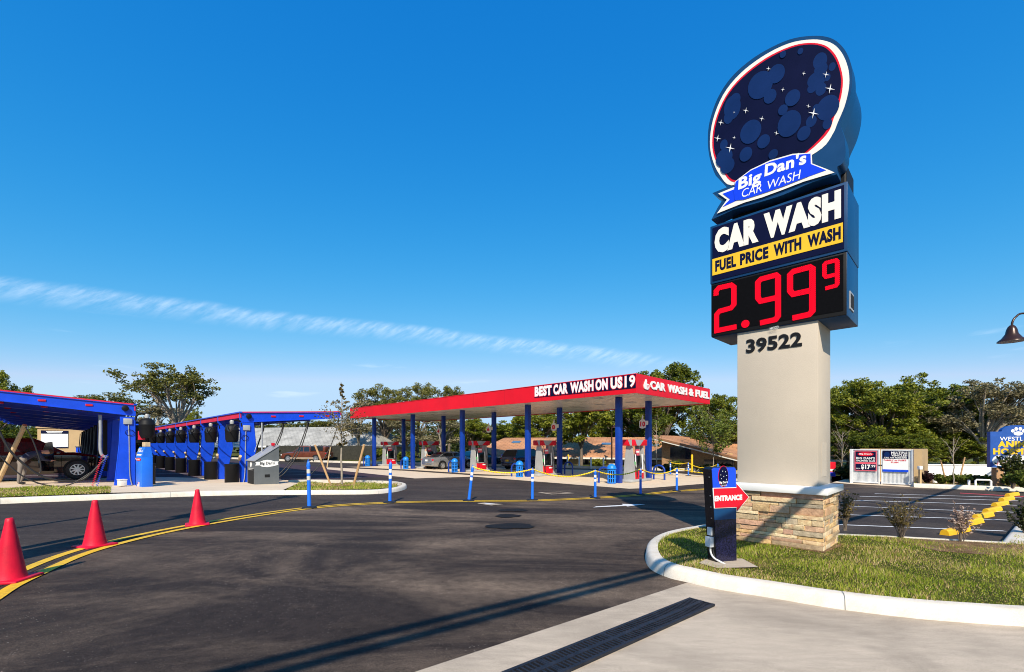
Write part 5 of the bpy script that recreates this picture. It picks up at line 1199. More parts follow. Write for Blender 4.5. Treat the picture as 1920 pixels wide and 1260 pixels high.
# ---- vacuum drums hung beside every leg, black bins below them
def drum_proto():
    t = thing('vacuum_drum', 'x', 'vacuum', group='black vacuum drums beside the canopy legs')
    m = MB(); m.lathe([(.19, 1.78), (.24, 1.90), (.255, 2.25), (.265, 2.27), (.265, 2.31), (.25, 2.33), (.24, 2.42), (.16, 2.52), (.06, 2.55)], n=20); m.build('drum', 'black', t, smooth=40)
    m = MB(); m.lathe([(.075, 0), (.085, .10), (.06, .16)], (0, 0, 2.55), 12); m.build('motor', 'light_grey', t, smooth=40)
    m = MB(); m.tube(crom([(.0, 0, 2.64), (.0, .12, 2.72), (0, .30, 2.66), (0, .36, 2.45)], 5), .04, 8); m.build('pipe', 'black', t, smooth=60)
    m = MB(); m.tube(crom([(.1, -.22, 2.5), (.7, -.26, 2.22), (1.5, -.25, 2.45)], 6), .025, 6); m.build('hose', 'hose', t, smooth=60)
    m = MB(); m.box((0, .27, 2.29), (.05, .14, .05)); m.build('bracket', 'royal', t); return t
def blackbin_proto():
    t = thing('trash_bin', 'x', 'trash bin', group='black bins below the vacuum drums')
    m = MB(); m.lathe([(.24, 0), (.265, .03), (.265, .80), (.275, .82), (.275, .86), (.25, .86), (.245, .70)], n=20); m.build('barrel', 'black', t, smooth=40); 
    m = MB(); m.lathe([(.25, .70), (.05, .71)], n=20); m.build('liner', 'pit', t); return t
dpz, bpz = drum_proto(), blackbin_proto(); first = True
ordn = ['nearest', 'second', 'third', 'fourth', 'fifth', 'sixth', 'seventh', 'eighth', 'farthest']
for V, nm, side, yo in ((VR, 'right', -1, -.31), (VL, 'left', 1, .36)):
    for i in range(9):
        q = V['P0']+EX*(-PITCH*i+.05)+EY*yo; p = Vector((q.x, q.y, gz(*q)))
        l1 = '%s black vacuum drum along the %s vacuum canopy' % (ordn[i], nm); l2 = '%s black barrel bin below the drums of the %s vacuum canopy' % (ordn[i], nm)
        if i == 0 and nm == 'left': l1 = 'big black vacuum drum on the end post behind the blue kiosk'; l2 = 'black barrel bin half hidden behind the blue kiosk'
        rz = ANG if side < 0 else ANG+math.pi
        zz = V['z']+ (V['tz']-3.02)
        if first: dpz.location = (p.x, p.y, zz); dpz.rotation_euler.z = rz; dpz['label'] = l1; bpz.location = p; bpz['label'] = l2; first = False
        else: dup(dpz, (p.x, p.y, zz), rz, l1); dup(bpz, p, rz, l2)
# ---- hoses hanging from the arms
def vhose(V, pts, r, lab, grp, mat='hose', x=.0):
    P = []
    for (px, py, dx) in pts:
        Q = V['P0']+EX*(x+dx); tt, z = pl(px, py, Q, EY); w_ = Q+EY*tt; P.append(Vector((w_.x, w_.y, max(z, gz(*w_)+.03))))
    P = crom(P, 6); o = P[0].copy(); m = MB(); m.tube([q-o for q in P], r, 8); tag(m.build('vacuum_hose', mat, None, smooth=60, loc=o), lab, 'hose', grp)
g1, g2 = 'vacuum hoses hanging from the right canopy', 'vacuum hoses hanging from the left canopy'
def s4(x, y): return (440+x/7.3846, 780+y/7.3846)
def hp_(l, x): return [(*s4(a, b), x) for a, b in l]
vhose(VR, hp_([(400, 100), (392, 190), (350, 290), (310, 390), (300, 470)], -.05), .022, 'short pair of black hoses nearest the post of the right vacuum canopy', g1)
vhose(VR, hp_([(408, 105), (398, 200), (365, 290), (325, 395), (312, 480)], -.25), .022, 'short black hose just behind the pair nearest the right canopy post', g1)
vhose(VR, hp_([(668, 90), (655, 180), (600, 320), (560, 410), (500, 560)], -.05), .022, 'black hose dropping behind the top edge of the grey cabinet', g1)
vhose(VR, hp_([(676, 90), (668, 190), (625, 320), (585, 410), (540, 560)], -.25), .022, 'second black hose dropping behind the top edge of the grey cabinet', g1)
vhose(VR, hp_([(1012, 65), (1000, 130), (905, 400), (840, 520), (760, 650), (640, 780), (575, 830)], -.05), .024, 'long black hose sweeping past the pickup to the grey cabinet', g1)
vhose(VR, hp_([(1028, 65), (1016, 140), (935, 400), (880, 520), (790, 665), (690, 790), (590, 860)], -.3), .024, 'second long black hose sweeping past the pickup to the grey cabinet', g1)
vhose(VR, hp_([(1440, 40), (1425, 140), (1330, 410), (1190, 660), (1000, 850), (850, 920), (720, 935), (590, 925)], -.1), .022, 'farthest right black hose, trailing low behind the first tall post', g1)
def s1(x, y): return (x/4.5, 680+y/4.5)
def hq(l, x): return [(*s1(a, b), x) for a, b in l]
vhose(VL, hq([(-60, 480), (0, 590), (100, 760), (300, 930), (450, 985), (570, 1000), (680, 992), (760, 940), (830, 870), (915, 790)], -.1), .035, 'thick black hose looping across the front wheel of the maroon car', g2)
vhose(VL, hq([(-40, 740), (60, 850), (180, 950), (320, 1015), (480, 1045), (610, 1020), (760, 930)], .15), .022, 'thinner black hose hanging lowest in front of the maroon car', g2)
vhose(VL, hq([(845, 440), (848, 560), (846, 720), (862, 780), (905, 800)], -.2), .05, 'stiff pale grey suction tube by the left canopy post', g2, 'mid_grey')
vhose(VL, hq([(215, 540), (270, 640), (330, 800), (345, 880), (335, 930), (290, 920)], -.4), .022, 'black hose falling past the open car door', g2)
for k, (c_, yy) in enumerate((('fabric_red', 905), ('royal', 950))):
    P = []; q = VL['P0']+EY*(-.82-.12*(k == 0))+EX*.15; zz0 = gz(*q)
    P = [Vector((.032*math.cos(a)+.16*(k == 0)*0+ -.28*EY.x*(1-i/120), .032*math.sin(a)-.28*EY.y*(1-i/120), 1.15*i/120+.05)) for i in range(121) for a in [i*.75]]
    m = MB(); m.tube(P, .009, 5); tag(m.build('coil_hose', c_, None, smooth=60, loc=(q.x, q.y, zz0)), '%s spiral air hose coiled beside the left canopy post' % ('red', 'blue')[k], 'hose')
# ---- blue kiosk
q = G(260, 919.5); kz = thing('vacuum_kiosk', 'slim blue kiosk with white writing beside the left canopy post', 'kiosk', (q.x, q.y, q.z+.05), R(-33))
def kp(x, y): return ((x-240)/4.571, 0)
sc1 = q.y/F; KW = 27.5*sc1*1.06; KH = (919.5-841)*sc1
m = MB(); m.box((0, .16, KH*.38), (KW, .32, KH*.76), bev=.02); kb = m.build('cabinet', 'post_blue', kz, smooth=40)
m = MB(); m.prism([(.0, KH*.76), (.32, KH*.76), (.26, KH), (.10, KH)], -KW/2+.01, KW/2-.01, 'x'); kh = m.build('head_panel', 'post_blue', kz)
def kt(body, x0, z0, x1, z1, mat, par, y, b=.03, tilt=0):
    m = MB(); trect(m, body, x0*KW, z0, x1*KW, z1, 0, bold=b); o = m.build('lettering', mat, par); o.location = (0, y, 0); return o
o = kt('FREE', -.42, 0, .10, .13, 'white', kh, 0); o.location = (0, .10*.5-.012, KH*.88); o.rotation_euler.x = -math.atan2(.10, KH*.24)
o = kt('AIR', .15, 0, .42, .07, 'white', kh, 0, .01); o.location = (0, .10*.5-.012, KH*.88); o.rotation_euler.x = -math.atan2(.10, KH*.24)
m = MB(); m.box((0, 0, 0), (.74*KW, .008, .05)); o = m.build('stripe', 'white', kh); o.location = (0, .10*.2-.008, KH*.815); o.rotation_euler.x = -math.atan2(.10, KH*.24)
m = MB(); m.lathe([(1, 0), (1, .008)], (0, 0, 0), 24, 'y'); m.v = [(x*.40*KW, y-.010, KH*.705+z*.055) for x, y, z in m.v]; ov = m.build('oval_badge', 'red', kb)
kt('HURRY', -.3, KH*.685, .3, KH*.725, 'white', ov, -.0125, .03)
m = MB(); m.box((-.02, -.006, KH*.11), (.36*KW, .008, .16)); fb = m.build('flag_badge', 'white', kb)
m = MB()
for i in range(4): m.box((-.02, -.0115, KH*.11-.06+.04*i), (.36*KW, .002, .018))
m.build('flag_stripes', 'pink_red', fb)
m = MB(); m.box((-.02-.11*KW, -.0135, KH*.11+.042), (.14*KW, .002, .075)); m.build('flag_canton', 'royal', fb)
m = MB(); m.tube(crom([(-KW/2-.02, .2, KH*.72), (-KW/2-.16, .2, KH*.6), (-KW/2-.20, .2, KH*.25), (-KW/2-.02, .2, .15)], 6), .016, 6); m.build('conduit', 'mid_grey', kz, smooth=60)
m = MB(); m.box((-.10, .25, KH+.09), (.26, .16, .16), bev=.01); tag(m.build('cardboard_box', 'pale_wood', None, loc=(q.x, q.y, q.z+.05), rz=R(-33)), 'small cardboard box lying on top of the blue kiosk', 'box')
q2 = G(229, 919); m = MB(); m.box((0, 0, .12), (.26, .2, .2), bev=.02); m.box((0, 0, .235), (.28, .22, .03), bev=.01); tag(m.build('utility_box', 'offwhite', None, smooth=40, loc=(q2.x, q2.y, q2.z+.13), rz=R(-30)), 'small white utility box on the paving at the foot of the left canopy post', 'box')
# ---- grey sloped cabinet
q = G(497, 914.6); sc2 = q.y/F
q = G(478, 914.8, 0); sc2 = q.y/F
gc = thing('mat_cleaner_cabinet', 'dark grey cabinet with steep sloping top and white ribbon badge', 'cabinet', (q.x, q.y, q.z), HA)
X1 = .88; dp = 1.0; zlow = 50.5*sc2; zfull = 76*sc2*1.03
# front faces the street; the top climbs to the right; the left end carries the opening
m = MB(); m.prism([(0, 0), (X1, 0), (X1, zfull), (0, zlow)], 0, dp); gb = m.build('body', 'grey', gc)
m = MB(); n_ = Vector((-(zfull-zlow), X1)).normalized()*.035
m.prism([(-.04, zlow-.025), (X1+.02, zfull+.015), (X1+.02+n_.x, zfull+.015+n_.y), (-.04+n_.x, zlow-.025+n_.y)], -.03, dp+.03); m.build('lid', 'mid_grey', gc)
m = MB(); m.box((-.006, .5, .38), (.012, .70, .70)); m.build('side_opening', 'pit', gb)
m = MB(); m.box((X1*.5, -.006, .45), (.18, .012, .11)); m.build('coin_slot', 'pit', gb)
cxm = X1/2; zb0 = .79
rb = [(.01, zb0+.08), (cxm-.26, zb0+.08), (cxm-.2, zb0+.03), (cxm, 0+zb0), (cxm+.2, zb0+.03), (X1-.03, zb0+.08), (X1-.06, zb0+.15), (X1-.02, zb0+.22), (cxm+.26, zb0+.22), (cxm+.14, zb0+.27), (cxm, zb0+.29), (cxm-.14, zb0+.27), (cxm-.26, zb0+.22), (.01, zb0+.22), (.05, zb0+.15)]
m = MB(); m.prism(rb, -.012, -.001); bg_ = m.build('ribbon_badge', 'white', gb)
m = MB(); trect(m, "Big Dan's", cxm-.27, zb0+.07, cxm+.27, zb0+.22, -.014, bold=.03); m.build('lettering', 'black', bg_)
m = MB(); m.lathe([(.10, 0), (.10, .01)], (-.012, .5, zlow-.16), 16, 'x'); m.build('round_badge', 'white', gb)
m = MB(); m.box((-.006, .5, zlow-.33), (.012, .62, .09)); m.build('label', 'light_grey', gb)
for a in (-.34, .0):
    m = MB(); m.box((X1-.06+a*.3, .55+a, zfull+.07), (.12, .14, .12), bev=.03); m.build('warning_lamp', 'lamp_red', gc, smooth=40)
m = MB(); m.tube([(.45, .7, zlow+.2), (.45, .7, zlow+1.15), (.45, .7, zfull+.95)], .03, 8); m.tube([(.45, .7, zfull+.65), (.15, .6, zlow+.35)], .012, 5); m.build('vent_pipe', 'mid_grey', gc, smooth=60)

# ================================================================== BUILDINGS AND FAR THINGS
def box_part(name, mat, par, c, d, bev=0): m = MB(); m.box(c, d, bev); return m.build(name, mat, par, smooth=40 if bev else None)
# long building with orange shingle roof
a, b = at(884, 46).to_2d(), at(1230, 40).to_2d(); d_ = (b-a).normalized(); BL = (b-a).length
def far_z(py, y): return CAMZ-(py-H)/F*y
g0 = gz(*a)-1.3
ob_ = thing('long_building', 'long low building with orange shingle roof and skylights behind the fuel canopy', 'building', (a.x, a.y, g0), math.atan2(d_.y, d_.x))
ze, zr = far_z(856, 43)-g0, far_z(820, 47)-g0
m = MB(); m.prism([(0, -.5), (9, -.5), (9, ze), (4.5, zr-.4), (0, ze)], .3, BL+14, 'x'); m.v = [(x, y+.6, z) for x, y, z in m.v]; w_ = m.build('wall', 'tan_wall', ob_)
m = MB()
m.add([(-.6, 0, ze-.02), (BL+14.5, 0, ze-.02), (BL+14.5, 5.1, zr), (1.6, 5.1, zr), (BL+14.5, 10.2, ze), (-.6, 10.2, ze)], [(0, 1, 2, 3), (3, 2, 4, 5), (0, 3, 5)])
m.v += [(x, y, z-.14) for x, y, z in m.v[:6]]; m.f += [[6, 9, 8, 7], [9, 11, 10, 8], [6, 11, 9], [0, 6, 7, 1], [1, 7, 8, 2], [2, 8, 10, 4], [4, 10, 11, 5], [5, 11, 6, 0]]; m.mi += [0]*8
rf = m.build('roof', 'orange_shingle', ob_)
m = MB(); m.box((BL/2+7, .0, ze-.13), (BL+15, .06, .16)); m.build('gutter', 'offwhite', ob_)
sl_ = math.atan2(zr-ze, 5.1)
for xx, f in ((3.5, .72), (7.0, .62), (13, .62), (17.5, .55), (19.8, .55)):
    m = MB(); m.box((0, 0, 0), (.9, .5, .06)); o = m.build('skylight', 'sky_panel', rf); o.location = (xx, 5.1*f, ze+(zr-ze)*f+.05); o.rotation_euler = (sl_, 0, 0)
for xx in (6, 9, 12, 15, 18, 21): box_part('window', 'glass', w_, (xx, .585, ze-.55), (1.9, .04, .55))
# darker gabled wing to the right, in the shade of the oaks
a2, b2 = at(1236, 38).to_2d(), at(1420, 33).to_2d(); d2 = (b2-a2).normalized(); L2 = (b2-a2).length; g2_ = gz(*a2)-.5
wg = thing('gabled_building', 'shaded building with low brown gable and pale trim behind the small distant posts', 'building', (a2.x, a2.y, g2_), math.atan2(d2.y, d2.x))
zt1, zt2 = far_z(818, 38)-g2_, far_z(868, 34)-g2_
m = MB(); m.prism([(0, -.4), (L2, -.4), (L2, zt2-.15), (0, zt1-.15)], .5, 8); w2 = m.build('wall', 'brick_pier', wg)
m = MB(); m.prism([(-.8, zt1+.12), (L2+.5, zt2), (L2+.5, zt2-.16), (-.8, zt1-.04)], -.6, 8.6); m.build('roof', 'orange_shingle', wg)
m = MB(); m.prism([(-.8, zt1-.05), (L2+.5, zt2-.17), (L2+.5, zt2-.27), (-.8, zt1-.15)], -.58, -.5); m.build('trim_board', 'offwhite', wg)
box_part('window', 'glass', w2, (1.6, .48, 1.9), (1.7, .05, 1.0)); box_part('window', 'glass', w2, (4.6, .48, 1.0), (2.2, .05, .8)); box_part('sign_board', 'tan', w2, (4.8, .47, 1.75), (1.6, .06, .35))
# grey roofed building at left
a, b = at(455, 66).to_2d(), at(690, 60).to_2d(); d_ = (b-a).normalized(); BL = (b-a).length; g0 = gz(*a)
gb_ = thing('hipped_building', 'building with broad pale grey shingle roof behind the brown pickup', 'building', (a.x, a.y, g0), math.atan2(d_.y, d_.x))
ze, zr = far_z(836, 63)-g0, far_z(800, 68)-g0
m = MB(); m.box((BL/2+.5, 6, ze/2-.3), (BL-.4, 9.5, ze+.4)); m.build('wall', 'tan_wall', gb_)
m = MB(); m.add([(-8, 0, ze), (BL+1, 0, ze), (BL-3.4, 6, zr), (-8, 6, zr), (BL+1, 12, ze), (-8, 12, ze)], [(0, 1, 2, 3), (3, 2, 4, 5), (1, 4, 2)]); m.v += [(x, y, z-.2) for x, y, z in m.v[:6]]; m.f += [[9, 8, 7, 6], [11, 10, 8, 9], [8, 10, 7], [0, 6, 7, 1], [1, 7, 10, 4], [4, 10, 11, 5], [0, 3, 9, 6], [3, 5, 11, 9]]; m.mi += [0]*8
m.build('roof', 'grey_shingle', gb_)
m = MB(); m.box((BL/2-3.5, -.03, ze-.10), (BL+9, .06, .24)); m.build('fascia_board', 'white', gb_)
# dark board fence below it
a, b = at(500, 58).to_2d(), at(705, 56).to_2d(); d_ = (b-a).normalized(); BL = (b-a).length
fn = thing('board_fence', 'dark weathered board fence behind the pickup and the young trees', 'fence', (a.x, a.y, gz(*a)), math.atan2(d_.y, d_.x))
m = MB(); x = 0
while x < BL: m.box((x, 0, .95+rnd.uniform(-.04, .04)), (.14, .03, 1.9)); x += .15
m.build('boards', 'fence_dark', fn)
x = 0
while x < BL: m = MB(); m.box((x, .08, .95), (.12, .12, 1.9)); m.build('post', 'fence_dark', fn); x += 2.8
# tan building with white board behind the vacuum bays
a, b = at(70, 44).to_2d(), at(172, 46).to_2d(); d_ = (b-a).normalized(); BL = (b-a).length; g0 = gz(*a)
tb = thing('tan_building', 'plain tan block building with a white notice board, seen under the vacuum canopy', 'building', (a.x, a.y, g0), math.atan2(d_.y, d_.x))
zt3 = far_z(803, 45)-g0
m = MB(); m.box((BL/2, 3, zt3/2-.2), (BL, 6, zt3+.4)); tw = m.build('wall', 'tan', tb)
m = MB(); m.box((BL/2, 3, zt3+.05), (BL+.2, 6.2, .14)); m.build('parapet', 'tan', tb)
def tp(px): t, z = pl(px, 840, a, d_); return t
x0, x1 = tp(77), tp(128); z0_, z1_ = far_z(840, 44.4)-g0, far_z(807, 44.4)-g0
m = MB(); m.box(((x0+x1)/2, -.03, (z0_+z1_)/2), (x1-x0, .05, z1_-z0_)); nb_ = m.build('notice_board', 'white', tb)
m = MB(); m.box(((x0+x1)/2, -.06, z1_-.16), (x1-x0, .01, .32)); hd_ = m.build('header', 'navy', nb_)
for i in range(2): m = MB(); m.box(((x0+x1)/2, -.068, z1_-.10-.13*i), ((x1-x0)*(.62, .55)[i], .004, .07)); m.build('header_print', 'white', hd_)
m = MB(); m.box(((x0+x1)/2, -.06, z0_+.06), (x1-x0, .01, .1)); m.build('footer', 'navy', nb_)
xd_ = tp(148); m = MB(); m.box((xd_, -.12, .62), (tp(152)-tp(143), .22, 1.2), bev=.02); db = m.build('drop_box', 'royal', tb); m = MB(); m.box((xd_, -.12, 1.26), (tp(153.5)-tp(141.5), .3, .10)); m.build('drop_box_lid', 'grey', db)
# white price board in the bay beyond the silver sedan
q = G(945, 874); fb_ = thing('price_board', 'upright white and navy notice stand left of the navy wagon', 'sign', q, ANG+R(30))
m = MB(); m.box((0, 0, .62), (.55, .05, 1.05), bev=.01); bb_ = m.build('board', 'white', fb_); m = MB(); m.box((0, -.028, 1.05), (.5, .006, .18)); m.build('header', 'royal', bb_); m = MB(); m.box((0, 0, .05), (.5, .3, .1)); m.build('foot', 'grey', fb_)
# light pole seen through the canopy, on a pale footing
q = G(1147, 879); lp = thing('light_pole', 'thin brown light pole on a round concrete footing beyond the canopy', 'light pole', q, 0)
m = MB(); m.lathe([(.28, 0), (.28, .42), (.26, .44)], n=16); m.build('footing', 'kerb_concrete', lp, smooth=40)
m = MB(); m.lathe([(.10, .44), (.07, .6), (.055, 3.6)], n=10); m.build('pole', 'bronze', lp, smooth=40)
m = MB(); m.tube([(0, 0, 3.58), (.05, -.1, 3.66), (.1, -.35, 3.64)], .035, 6); m.build('arm', 'bronze', lp, smooth=50)
m = MB(); m.lathe([(.17, 3.48), (.16, 3.50), (.07, 3.62), (.05, 3.68)], (.1, -.4, 0), 12); m.build('lamp_shade', 'bronze', lp, smooth=50)
# white marker posts and yellow bollards along the far kerb
wp = thing('marker_post', 'x', 'post', (0, 0, 0), 0, 'white marker posts along the far kerb'); m = MB(); m.lathe([(.07, -.05), (.07, .95), (.05, 1.0), (.02, 1.02)], n=10); m.build('post', 'white', wp, smooth=40)
for k, (px, py, lab) in enumerate(((1064, 877, 'white marker post beside the yellow post under the canopy'), (1086, 878, 'white marker post in front of the dark oak trunk'), (1108, 879, 'third white marker post from the left along the far kerb'), (1131.5, 880, 'white marker post left of the brown light pole'))):
    p = G(px, py); s = (22/F*p.y)/1.02
    if k == 0: t = wp; t.location = p; t['label'] = lab
    else: t = dup(wp, p, 0, lab)
    t.scale = (1, 1, s)
yb = thing('bollard', 'x', 'bollard', group='yellow bollards by the far kerb'); m = MB(); m.lathe([(.095, -.05), (.095, 1.0), (.08, 1.05), (.03, 1.08)], n=12); m.build('pipe', 'yellow', yb, smooth=40)
for k, (px, py, ty, lab) in enumerate(((1065.5, 876, 852, 'thin yellow bollard under the canopy beside a white post'), (1297.5, 885.5, 852, 'yellow bollard between the two small distant blue posts'))):
    p = G(px, py); s = top_h(p, ty)/1.08
    if k == 0: t = yb; t.location = p; t['label'] = lab
    else: t = dup(yb, p, 0, lab)
    t.scale = (.8, .8, s)

# ================================================================== RIGHT SIDE
# dumpster enclosure
A_ = G(1596, 905.7).to_2d(); B_ = G(1713, 911.5).to_2d(); d_ = (B_-A_).normalized(); EL = (B_-A_).length; GH_ = top_h(G(1713, 911.5), 843); eg = gz(*A_)
en = thing('dumpster_enclosure', 'dumpster enclosure with pale corrugated metal gates carrying two banners', 'enclosure', (A_.x, A_.y, eg), math.atan2(d_.y, d_.x))
m = MB(); m.box((EL+.16, 1.6, GH_/2), (.3, 3.4, GH_+.04)); m.build('block_wall', 'tan', en); m = MB(); m.box((-.02, 1.75, GH_/2), (.2, 3.1, GH_-.02)); m.build('block_wall', 'tan', en); m = MB(); m.box((EL/2+.1, 3.47, GH_/2), (EL+.42, .3, GH_+.02)); m.build('block_wall', 'tan', en)
half = EL*.478
for k, (x0, x1) in enumerate(((.03, half), (half+.05, EL-.03))):
    m = MB(); n = 22; pts = []
    for i in range(n):
        xa = x0+.05+(x1-x0-.1)*i/n; xb = x0+.05+(x1-x0-.1)*(i+1)/n; w_ = xb-xa
        pts += [(xa, .0), (xa+w_*.35, .0), (xa+w_*.5, .028), (xa+w_*.85, .028)]
    pts.append((x1-.05, 0)); pts2 = [(x, y+.006) for x, y in pts[::-1]]
    m.prism(pts+pts2, .06, GH_-.05, 'z'); gt = m.build('gate', 'galv', en)
    for (c, dd) in (((x0+.03, -.01, GH_/2), (.06, .06, GH_)), ((x1-.03, -.01, GH_/2), (.06, .06, GH_)), (((x0+x1)/2, -.01, GH_-.03), (x1-x0-.12, .05, .06)), (((x0+x1)/2, -.01, .08), (x1-x0-.12, .05, .06))):
        m = MB(); m.box(c, dd, .008); m.build('gate_frame', 'galv', gt, smooth=40)
    bx0, bx1 = (x0+.13, x1-.12) if k == 0 else (x0+.07, x1-.16); bz0, bz1 = GH_*.375, GH_-.075
    m = MB(); m.box(((bx0+bx1)/2, -.055, (bz0+bz1)/2), (bx1-bx0, .02, bz1-bz0)); bn = m.build('banner', 'pink_red' if k == 0 else 'white', en); bw, bh = bx1-bx0, bz1-bz0
    def bt(s, u0, v0, u1, v1, mat, y=-.0735, b=.03): m = MB(); trect(m, s, bx0+bw*u0, bz0+bh*v0, bx0+bw*u1, bz0+bh*v1, y, bold=b); m.build('lettering', mat, bn)
    def bb(u0, v0, u1, v1, mat, y=-.0675): m = MB(); m.box((bx0+bw*(u0+u1)/2, y, bz0+bh*(v0+v1)/2), (bw*(u1-u0), .004, bh*(v1-v0))); return m.build('printed_field', mat, bn)
    if k == 0:
        bb(.04, .04, .96, .96, 'navy'); bb(.04, .345, .96, .43, 'pink_red', -.0705)
        m = MB(); m.lathe([(1, 0), (1, .003)], (0, 0, 0), 20, 'y'); m.v = [(bx0+bw*.5+x*bw*.36, -.0735+y, bz0+bh*.83+z*bh*.10) for x, y, z in m.v]; m.build('oval_badge', 'red', bn)
        bt("Big Dan's", .22, .79, .78, .88, 'white', -.075); bt("BIG DAN'S", .08, .57, .92, .69, 'white'); bt('UNLIMITED CLUB', .08, .46, .92, .54, 'white'); bt('$17', .30, .06, .72, .32, 'white', b=.05); bt('.99', .73, .18, .94, .31, 'white'); bt('PLUS TAX', .06, .09, .26, .14, 'white')
    else:
        bb(.0, .62, 1, 1, 'navy'); bb(.0, .0, 1, .11, 'royal'); bt('MULTIPLE', .34, .86, .96, .97, 'white'); bt('VEHICLES?', .34, .74, .96, .84, 'white'); bt('CALL FOR MORE INFO', .06, .64, .94, .71, 'white'); bt('FAMILY or FLEET', .05, .52, .93, .59, 'red'); bt('PLAN', .34, .42, .62, .49, 'red')
        m = MB(); m.lathe([(1, 0), (1, .003)], (0, 0, 0), 20, 'y'); m.v = [(bx0+bw*.17+x*bw*.11, -.0735+y, bz0+bh*.83+z*bh*.13) for x, y, z in m.v]; m.build('round_badge', 'bubble', bn)
m = MB(); m.box((half+.025, -.05, GH_*.55), (.14, .03, .05)); m.build('latch', 'black', en)
for x in (0, EL): m = MB(); m.box((x, -.02, GH_/2), (.10, .10, GH_+.02), .01); m.build('gate_post', 'galv', en)
# red notice at its left
q = G(1559, 897); sg = thing('notice_sign', 'small red and blue notice sign just right of the sign tower', 'sign', q, ANG+R(20)); h_ = top_h(q, 866)
m = MB(); m.box((0, 0, h_*.55), (.42, .05, h_*.9), .01); b_ = m.build('board', 'red', sg); m = MB(); m.box((0, -.028, h_*.50), (.4, .006, .14)); m.build('white_stripe', 'white', b_); m = MB(); m.box((0, -.028, h_*.25), (.4, .006, h_*.25)); m.build('blue_field', 'royal', b_); m = MB(); m.box((0, 0, .05), (.05, .05, .1)); m.build('foot', 'grey', sg)
# little lamp bollard, white pipe post and rail on the verge
q = G(1725, 907, .17); t = thing('path_light', 'slim white bollard light against the tan enclosure wall', 'light', q); h_ = top_h(q, 873); m = MB(); m.box((0, 0, h_*.4), (.09, .09, h_*.8)); m.build('post', 'tan', t); m = MB(); m.box((0, 0, h_*.88), (.15, .15, h_*.2), .02); m.build('lamp_head', 'white', t, smooth=40)
q = G(1752.5, 905, .17); t = thing('vent_pipe', 'short white standpipe right of the maroon shrub', 'pipe', q); m = MB(); m.lathe([(.10, 0), (.10, .34), (.12, .36), (.12, .41), (.05, .44)], n=14); m.build('pipe', 'white', t, smooth=40)
q = G(1836, 911, .17); t = thing('pipe_rail', 'low white backflow pipe rail on the verge left of the brick sign pier', 'pipe', q, R(-40))
m = MB(); m.tube([(-.34, 0, -.02), (-.34, 0, .26)], .05, 8); m.tube([(-.12, 0, -.02), (-.12, 0, .23), (-.08, 0, .28), (.34, 0, .28), (.38, 0, .24), (.38, 0, -.02)], .042, 8); m.build('pipe', 'white', t, smooth=50)
# white wall in the back
a, b = at(1733, 27.5).to_2d(), at(1872, 26.8).to_2d(); d_ = (b-a).normalized(); t = thing('low_wall', 'long low white wall behind the hedge and staked trees', 'wall', (a.x, a.y, gz(*a)), math.atan2(d_.y, d_.x)); wl_ = (b-a).length*1.7; zt_w = far_z(872, 27.2)-gz(*a)
m = MB(); m.box((wl_/2, 0, zt_w/2-.1), (wl_, .2, zt_w+.2)); w_ = m.build('wall', 'white', t); m = MB(); m.box((wl_/2, 0, zt_w+.02), (wl_+.05, .26, .06)); m.build('coping', 'white', t)
# animal hospital sign
q = G(1874, 910, .17); SA = R(-16); sgn = thing('hospital_sign', 'big blue animal hospital sign with white paw print on a brick pier', 'sign', q, SA); dS = Vector((math.cos(SA), math.sin(SA)))
def hs_(px, py): t_, z = pl(px, py, q.to_2d(), dS); return (t_, z-q.z)
m = MB(); a = hs_(1867, 877); b = hs_(1881, 877); pz = a[1]
m.box(((a[0]+b[0])/2, .12, pz/2-.05), (b[0]-a[0], .34, pz+.1), .01); m.build('pier', 'brick_pier', sgn); m = MB(); m.box(((a[0]+b[0])/2+1.3, .12, pz/2-.05), (b[0]-a[0], .34, pz+.1), .01); m.build('pier', 'brick_pier', sgn)
L0, LB, LT = hs_(1854, 876), hs_(1854, 876)[1], hs_(1854, 809.5)[1]; cxp = hs_(1906, 815)[0]; W2 = 2*cxp-L0[0]; TT = hs_(1900, 798)[1]
arc = [(L0[0], LT), (L0[0]+.62*(cxp-L0[0])*.62, LT)]+[(cxp+.62*(cxp-L0[0])*.95*math.cos(a), LT+.02+(TT-LT)*math.sin(a)) for a in [math.pi-math.pi*i/14 for i in range(15)]]+[(W2-.62*(cxp-L0[0])*.62, LT), (W2, LT)]
m = MB(); m.prism([(L0[0], LB), (W2, LB)]+arc[::-1], -.10, .12); bd = m.build('board', 'sign_blue', sgn)
bd.data.materials[0] = M('hospital_blue', (.012, .075, .33), .45, var=.15)
paw = hs_(1906, 812); pr_ = .105
def disc(x, z, rx, rz_, n=18): m = MB(); m.prism([(x+rx*math.cos(2*math.pi*i/n), z+rz_*math.sin(2*math.pi*i/n)) for i in range(n)], -.106, -.1005); m.build('paw_print', 'white', bd)
disc(paw[0], paw[1]-.02, .17, .095); disc(paw[0]-.20, paw[1]+.10, .065, .075); disc(paw[0]-.075, paw[1]+.19, .065, .08); disc(paw[0]+.075, paw[1]+.19, .065, .08); disc(paw[0]+.20, paw[1]+.10, .065, .075)
def ht(s, x0, x1, yb_, yt_, mat, b): m = MB(); p, r_ = hs_(1890, yb_)[1], hs_(1890, yt_)[1]; trect(m, s, x0, p, x1, r_, -.105, bold=b); m.build('lettering', mat, bd)
xw = hs_(1871.5, 820)[0]; ht('WESTLAKE', xw, 2*cxp-xw, 826.3, 819, 'white', .01); xw = hs_(1867.5, 820)[0]; ht('ANIMAL', xw, 2*cxp-xw, 838.8, 827, 'yellow', .06); xw = hs_(1859, 820)[0]; ht('HOSPITAL', xw, 2*cxp-xw, 852.3, 840.5, 'yellow', .06)
